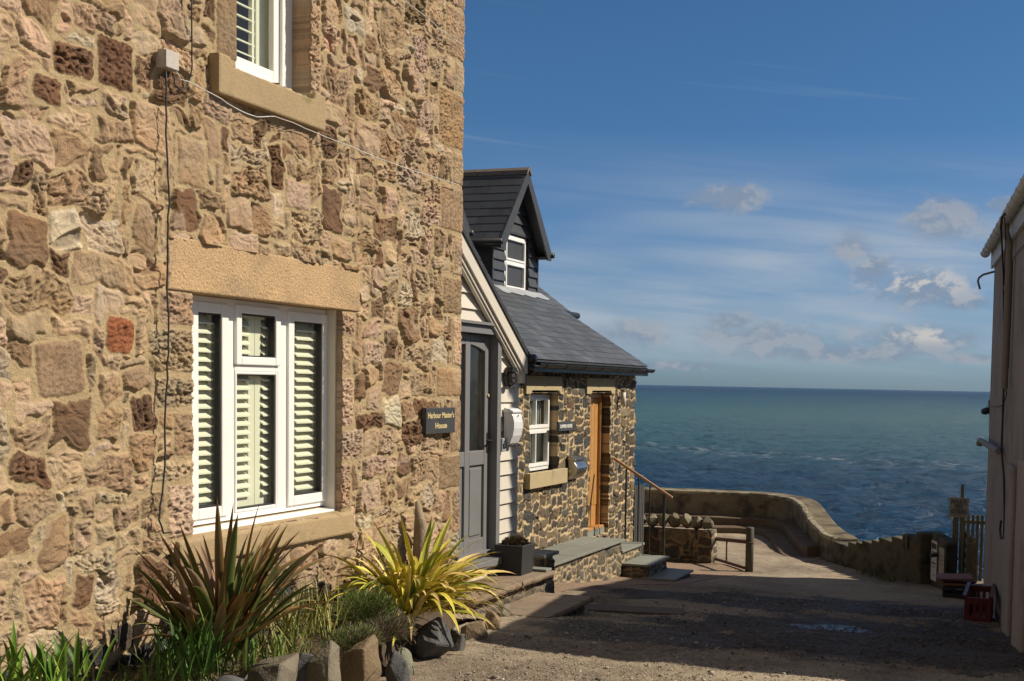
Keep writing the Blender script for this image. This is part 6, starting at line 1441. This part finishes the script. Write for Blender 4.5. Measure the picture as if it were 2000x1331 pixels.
    # low twiggy sub-shrubs
    def bush(label, px_, py_, X, rx, ry, rz, n, cols, thin, seed):
        R2 = random.Random(seed); c = Vector(onX(px_, py_, X)); m = MB()
        for k in range(n):
            a = R2.uniform(0, 6.283); u = R2.uniform(0, 1); r = R2.random() ** .45; s_ = math.sqrt(1 - u * u * .9)
            d = Vector((math.cos(a) * s_, math.sin(a) * s_, u)); wv = 1 + .3 * mnoise.noise(d * 2.2 + Vector((seed, 0, 0)))
            p = c + Vector((d.x * rx, d.y * ry, d.z * rz)) * r * wv; g_ = (d + Vector((R2.uniform(-.6, .6), R2.uniform(-.6, .6), R2.uniform(-.2, .8)))).normalized()
            L = R2.uniform(.012, .03); w_ = g_.orthogonal().normalized() * thin * R2.uniform(.6, 1.4); cc = mulc(R2.choice(cols), R2.uniform(.7, 1.3))
            m.add([p - w_, p + w_, p + g_ * L + w_ * .3], [(0, 1, 2)], cc)
        for k in range(40):
            a = R2.uniform(0, 6.283); m.tube([c + Vector((0, 0, -.03)), c + Vector((math.cos(a) * rx * .7, math.sin(a) * ry * .7, rz * R2.uniform(.3, .8)))], .0015, 4, (.10, .07, .045))
        o = m.build('low_shrub', M['leaf']); tag(o, label, 'shrub')
    bush('feathery green low shrub in front of the yellow flax', 715, 1210, -3.50, .17, .20, .17, 5200, [(.09, .14, .025), (.13, .17, .035), (.06, .10, .02), (.20, .20, .07)], .0022, 1)
    bush('dry brownish thyme-like shrub beside the feathery green one', 755, 1245, -3.36, .14, .17, .13, 4200, [(.20, .15, .11), (.26, .20, .15), (.15, .12, .07), (.10, .12, .04)], .0020, 2)
    bush('sprawling green low shrub spilling behind the pointed brown rock', 690, 1262, -3.38, .13, .20, .10, 3000, [(.08, .13, .025), (.14, .14, .05), (.17, .14, .08)], .0022, 3)
    # ground cover
    m = MB()
    for k in range(5200):
        y = R.uniform(2.8, 7.4); f = R.random(); X = HX + .04 + f * .8; 
        if X > np.interp(y, [2.8, 5.2, 7.4], [-3.42, -3.42, -3.85]): continue
        z = float(np.interp(y, [2.2, 4, 5, 6, 7, 7.6], [-1.32, -1.33, -1.37, -1.42, -1.56, -1.74])) - .06 * f
        a = R.uniform(0, 6.283); c = R.choice([(.08, .14, .02), (.12, .18, .03), (.17, .17, .05), (.05, .09, .02), (.26, .21, .12)])
        if mnoise.noise(Vector((X * 3, y * 3, 0))) < -.15: continue
        blade(m, (X, y, z), a, R.uniform(.3, 1.4), R.uniform(.03, .11), R.uniform(.003, .008), R.uniform(.2, 1.), [c, c, c], nseg=3, fold=.2)
    o = m.build('ground_cover', M['leaf'], None, True); tag(o, 'mixed low green weeds and grass covering the bed soil', 'ground cover', kind='stuff')
    # driftwood stump against the wall
    p = Vector(onX(822, 1050, -3.86)); m = MB(); m.tube([p + Vector((0, 0, -.35)), p + Vector((.0, .0, -.1)), p + Vector((-.01, .01, .08)), p + Vector((-.03, -.012, .24))], [.065, .055, .042, .014], 10); me = m.mesh('driftwood', True)
    for v in me.vertices: v.co += Vector((mnoise.noise(v.co * 22), mnoise.noise(v.co * 22 + Vector((5, 0, 0))), 0)) * .012
    o = link('driftwood', me, mat('driftwood', (.26, .20, .14), .9, var=.3, vs=20, bump=.8, bs=60)); tag(o, 'grey driftwood stump standing against the stone wall behind the yellow flax', 'stump')
plants()

def gravel():
    """loose stones on the lane, denser near the front"""
    R = random.Random(5); m = MB()
    base = []
    for k in range(8):
        bm = bmesh.new(); bmesh.ops.create_icosphere(bm, subdivisions=1, radius=1)
        for v in bm.verts: v.co *= R.uniform(.7, 1.15); v.co.z *= .6
        base.append(([v.co.copy() for v in bm.verts], [tuple(v.index for v in f.verts) for f in bm.faces])); bm.free()
    pal = [(.34, .29, .215), (.25, .21, .155), (.16, .135, .11), (.42, .36, .28), (.27, .21, .14), (.12, .105, .09), (.46, .42, .35)]
    n = 0
    while n < 11000:
        y = 5.6 + 8.5 * R.random() ** 1.5; x = R.uniform(-4.6, 1.2)
        if x < np.interp(y, [5.2, 6.5, 7.2, 8.5, 9.6], [-3.0, -3.25, -3.5, -3.9, -3.7]): continue
        if mnoise.noise(Vector((x * .9, y * .9, 3))) < R.uniform(-.45, .3): continue
        s_ = R.uniform(.003, .0085) * (1 + (R.random() < .03) * 1.5); vs_, fs = R.choice(base); a = R.uniform(0, 6.283); ca, sa = math.cos(a), math.sin(a); z = gnd_fast(x, y) + s_ * .35
        dk = 1 - .62 * (((x + 1.2) / 2.0) ** 2 + ((y - 9.8) / 2.3) ** 2 < 1.0)  # stones darkened too inside the damp, shade-painted patch
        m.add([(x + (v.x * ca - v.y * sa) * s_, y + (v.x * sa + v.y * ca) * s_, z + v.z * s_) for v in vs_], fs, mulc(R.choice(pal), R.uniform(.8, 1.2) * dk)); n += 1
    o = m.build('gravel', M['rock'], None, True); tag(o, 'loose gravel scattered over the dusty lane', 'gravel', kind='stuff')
_gg = None
def gnd_fast(x, y):
    global _gg
    if _gg is None:
        xs = np.linspace(-5, 2, 141); ys = np.linspace(5, 15, 201); X, Y = np.meshgrid(xs, ys); _gg = g(X, Y) + .022 * fbm(X * .7, Y * .7, 2, 3)
    return float(_gg[int((y - 5) / .05), int((x + 5) / .05)])
gravel()
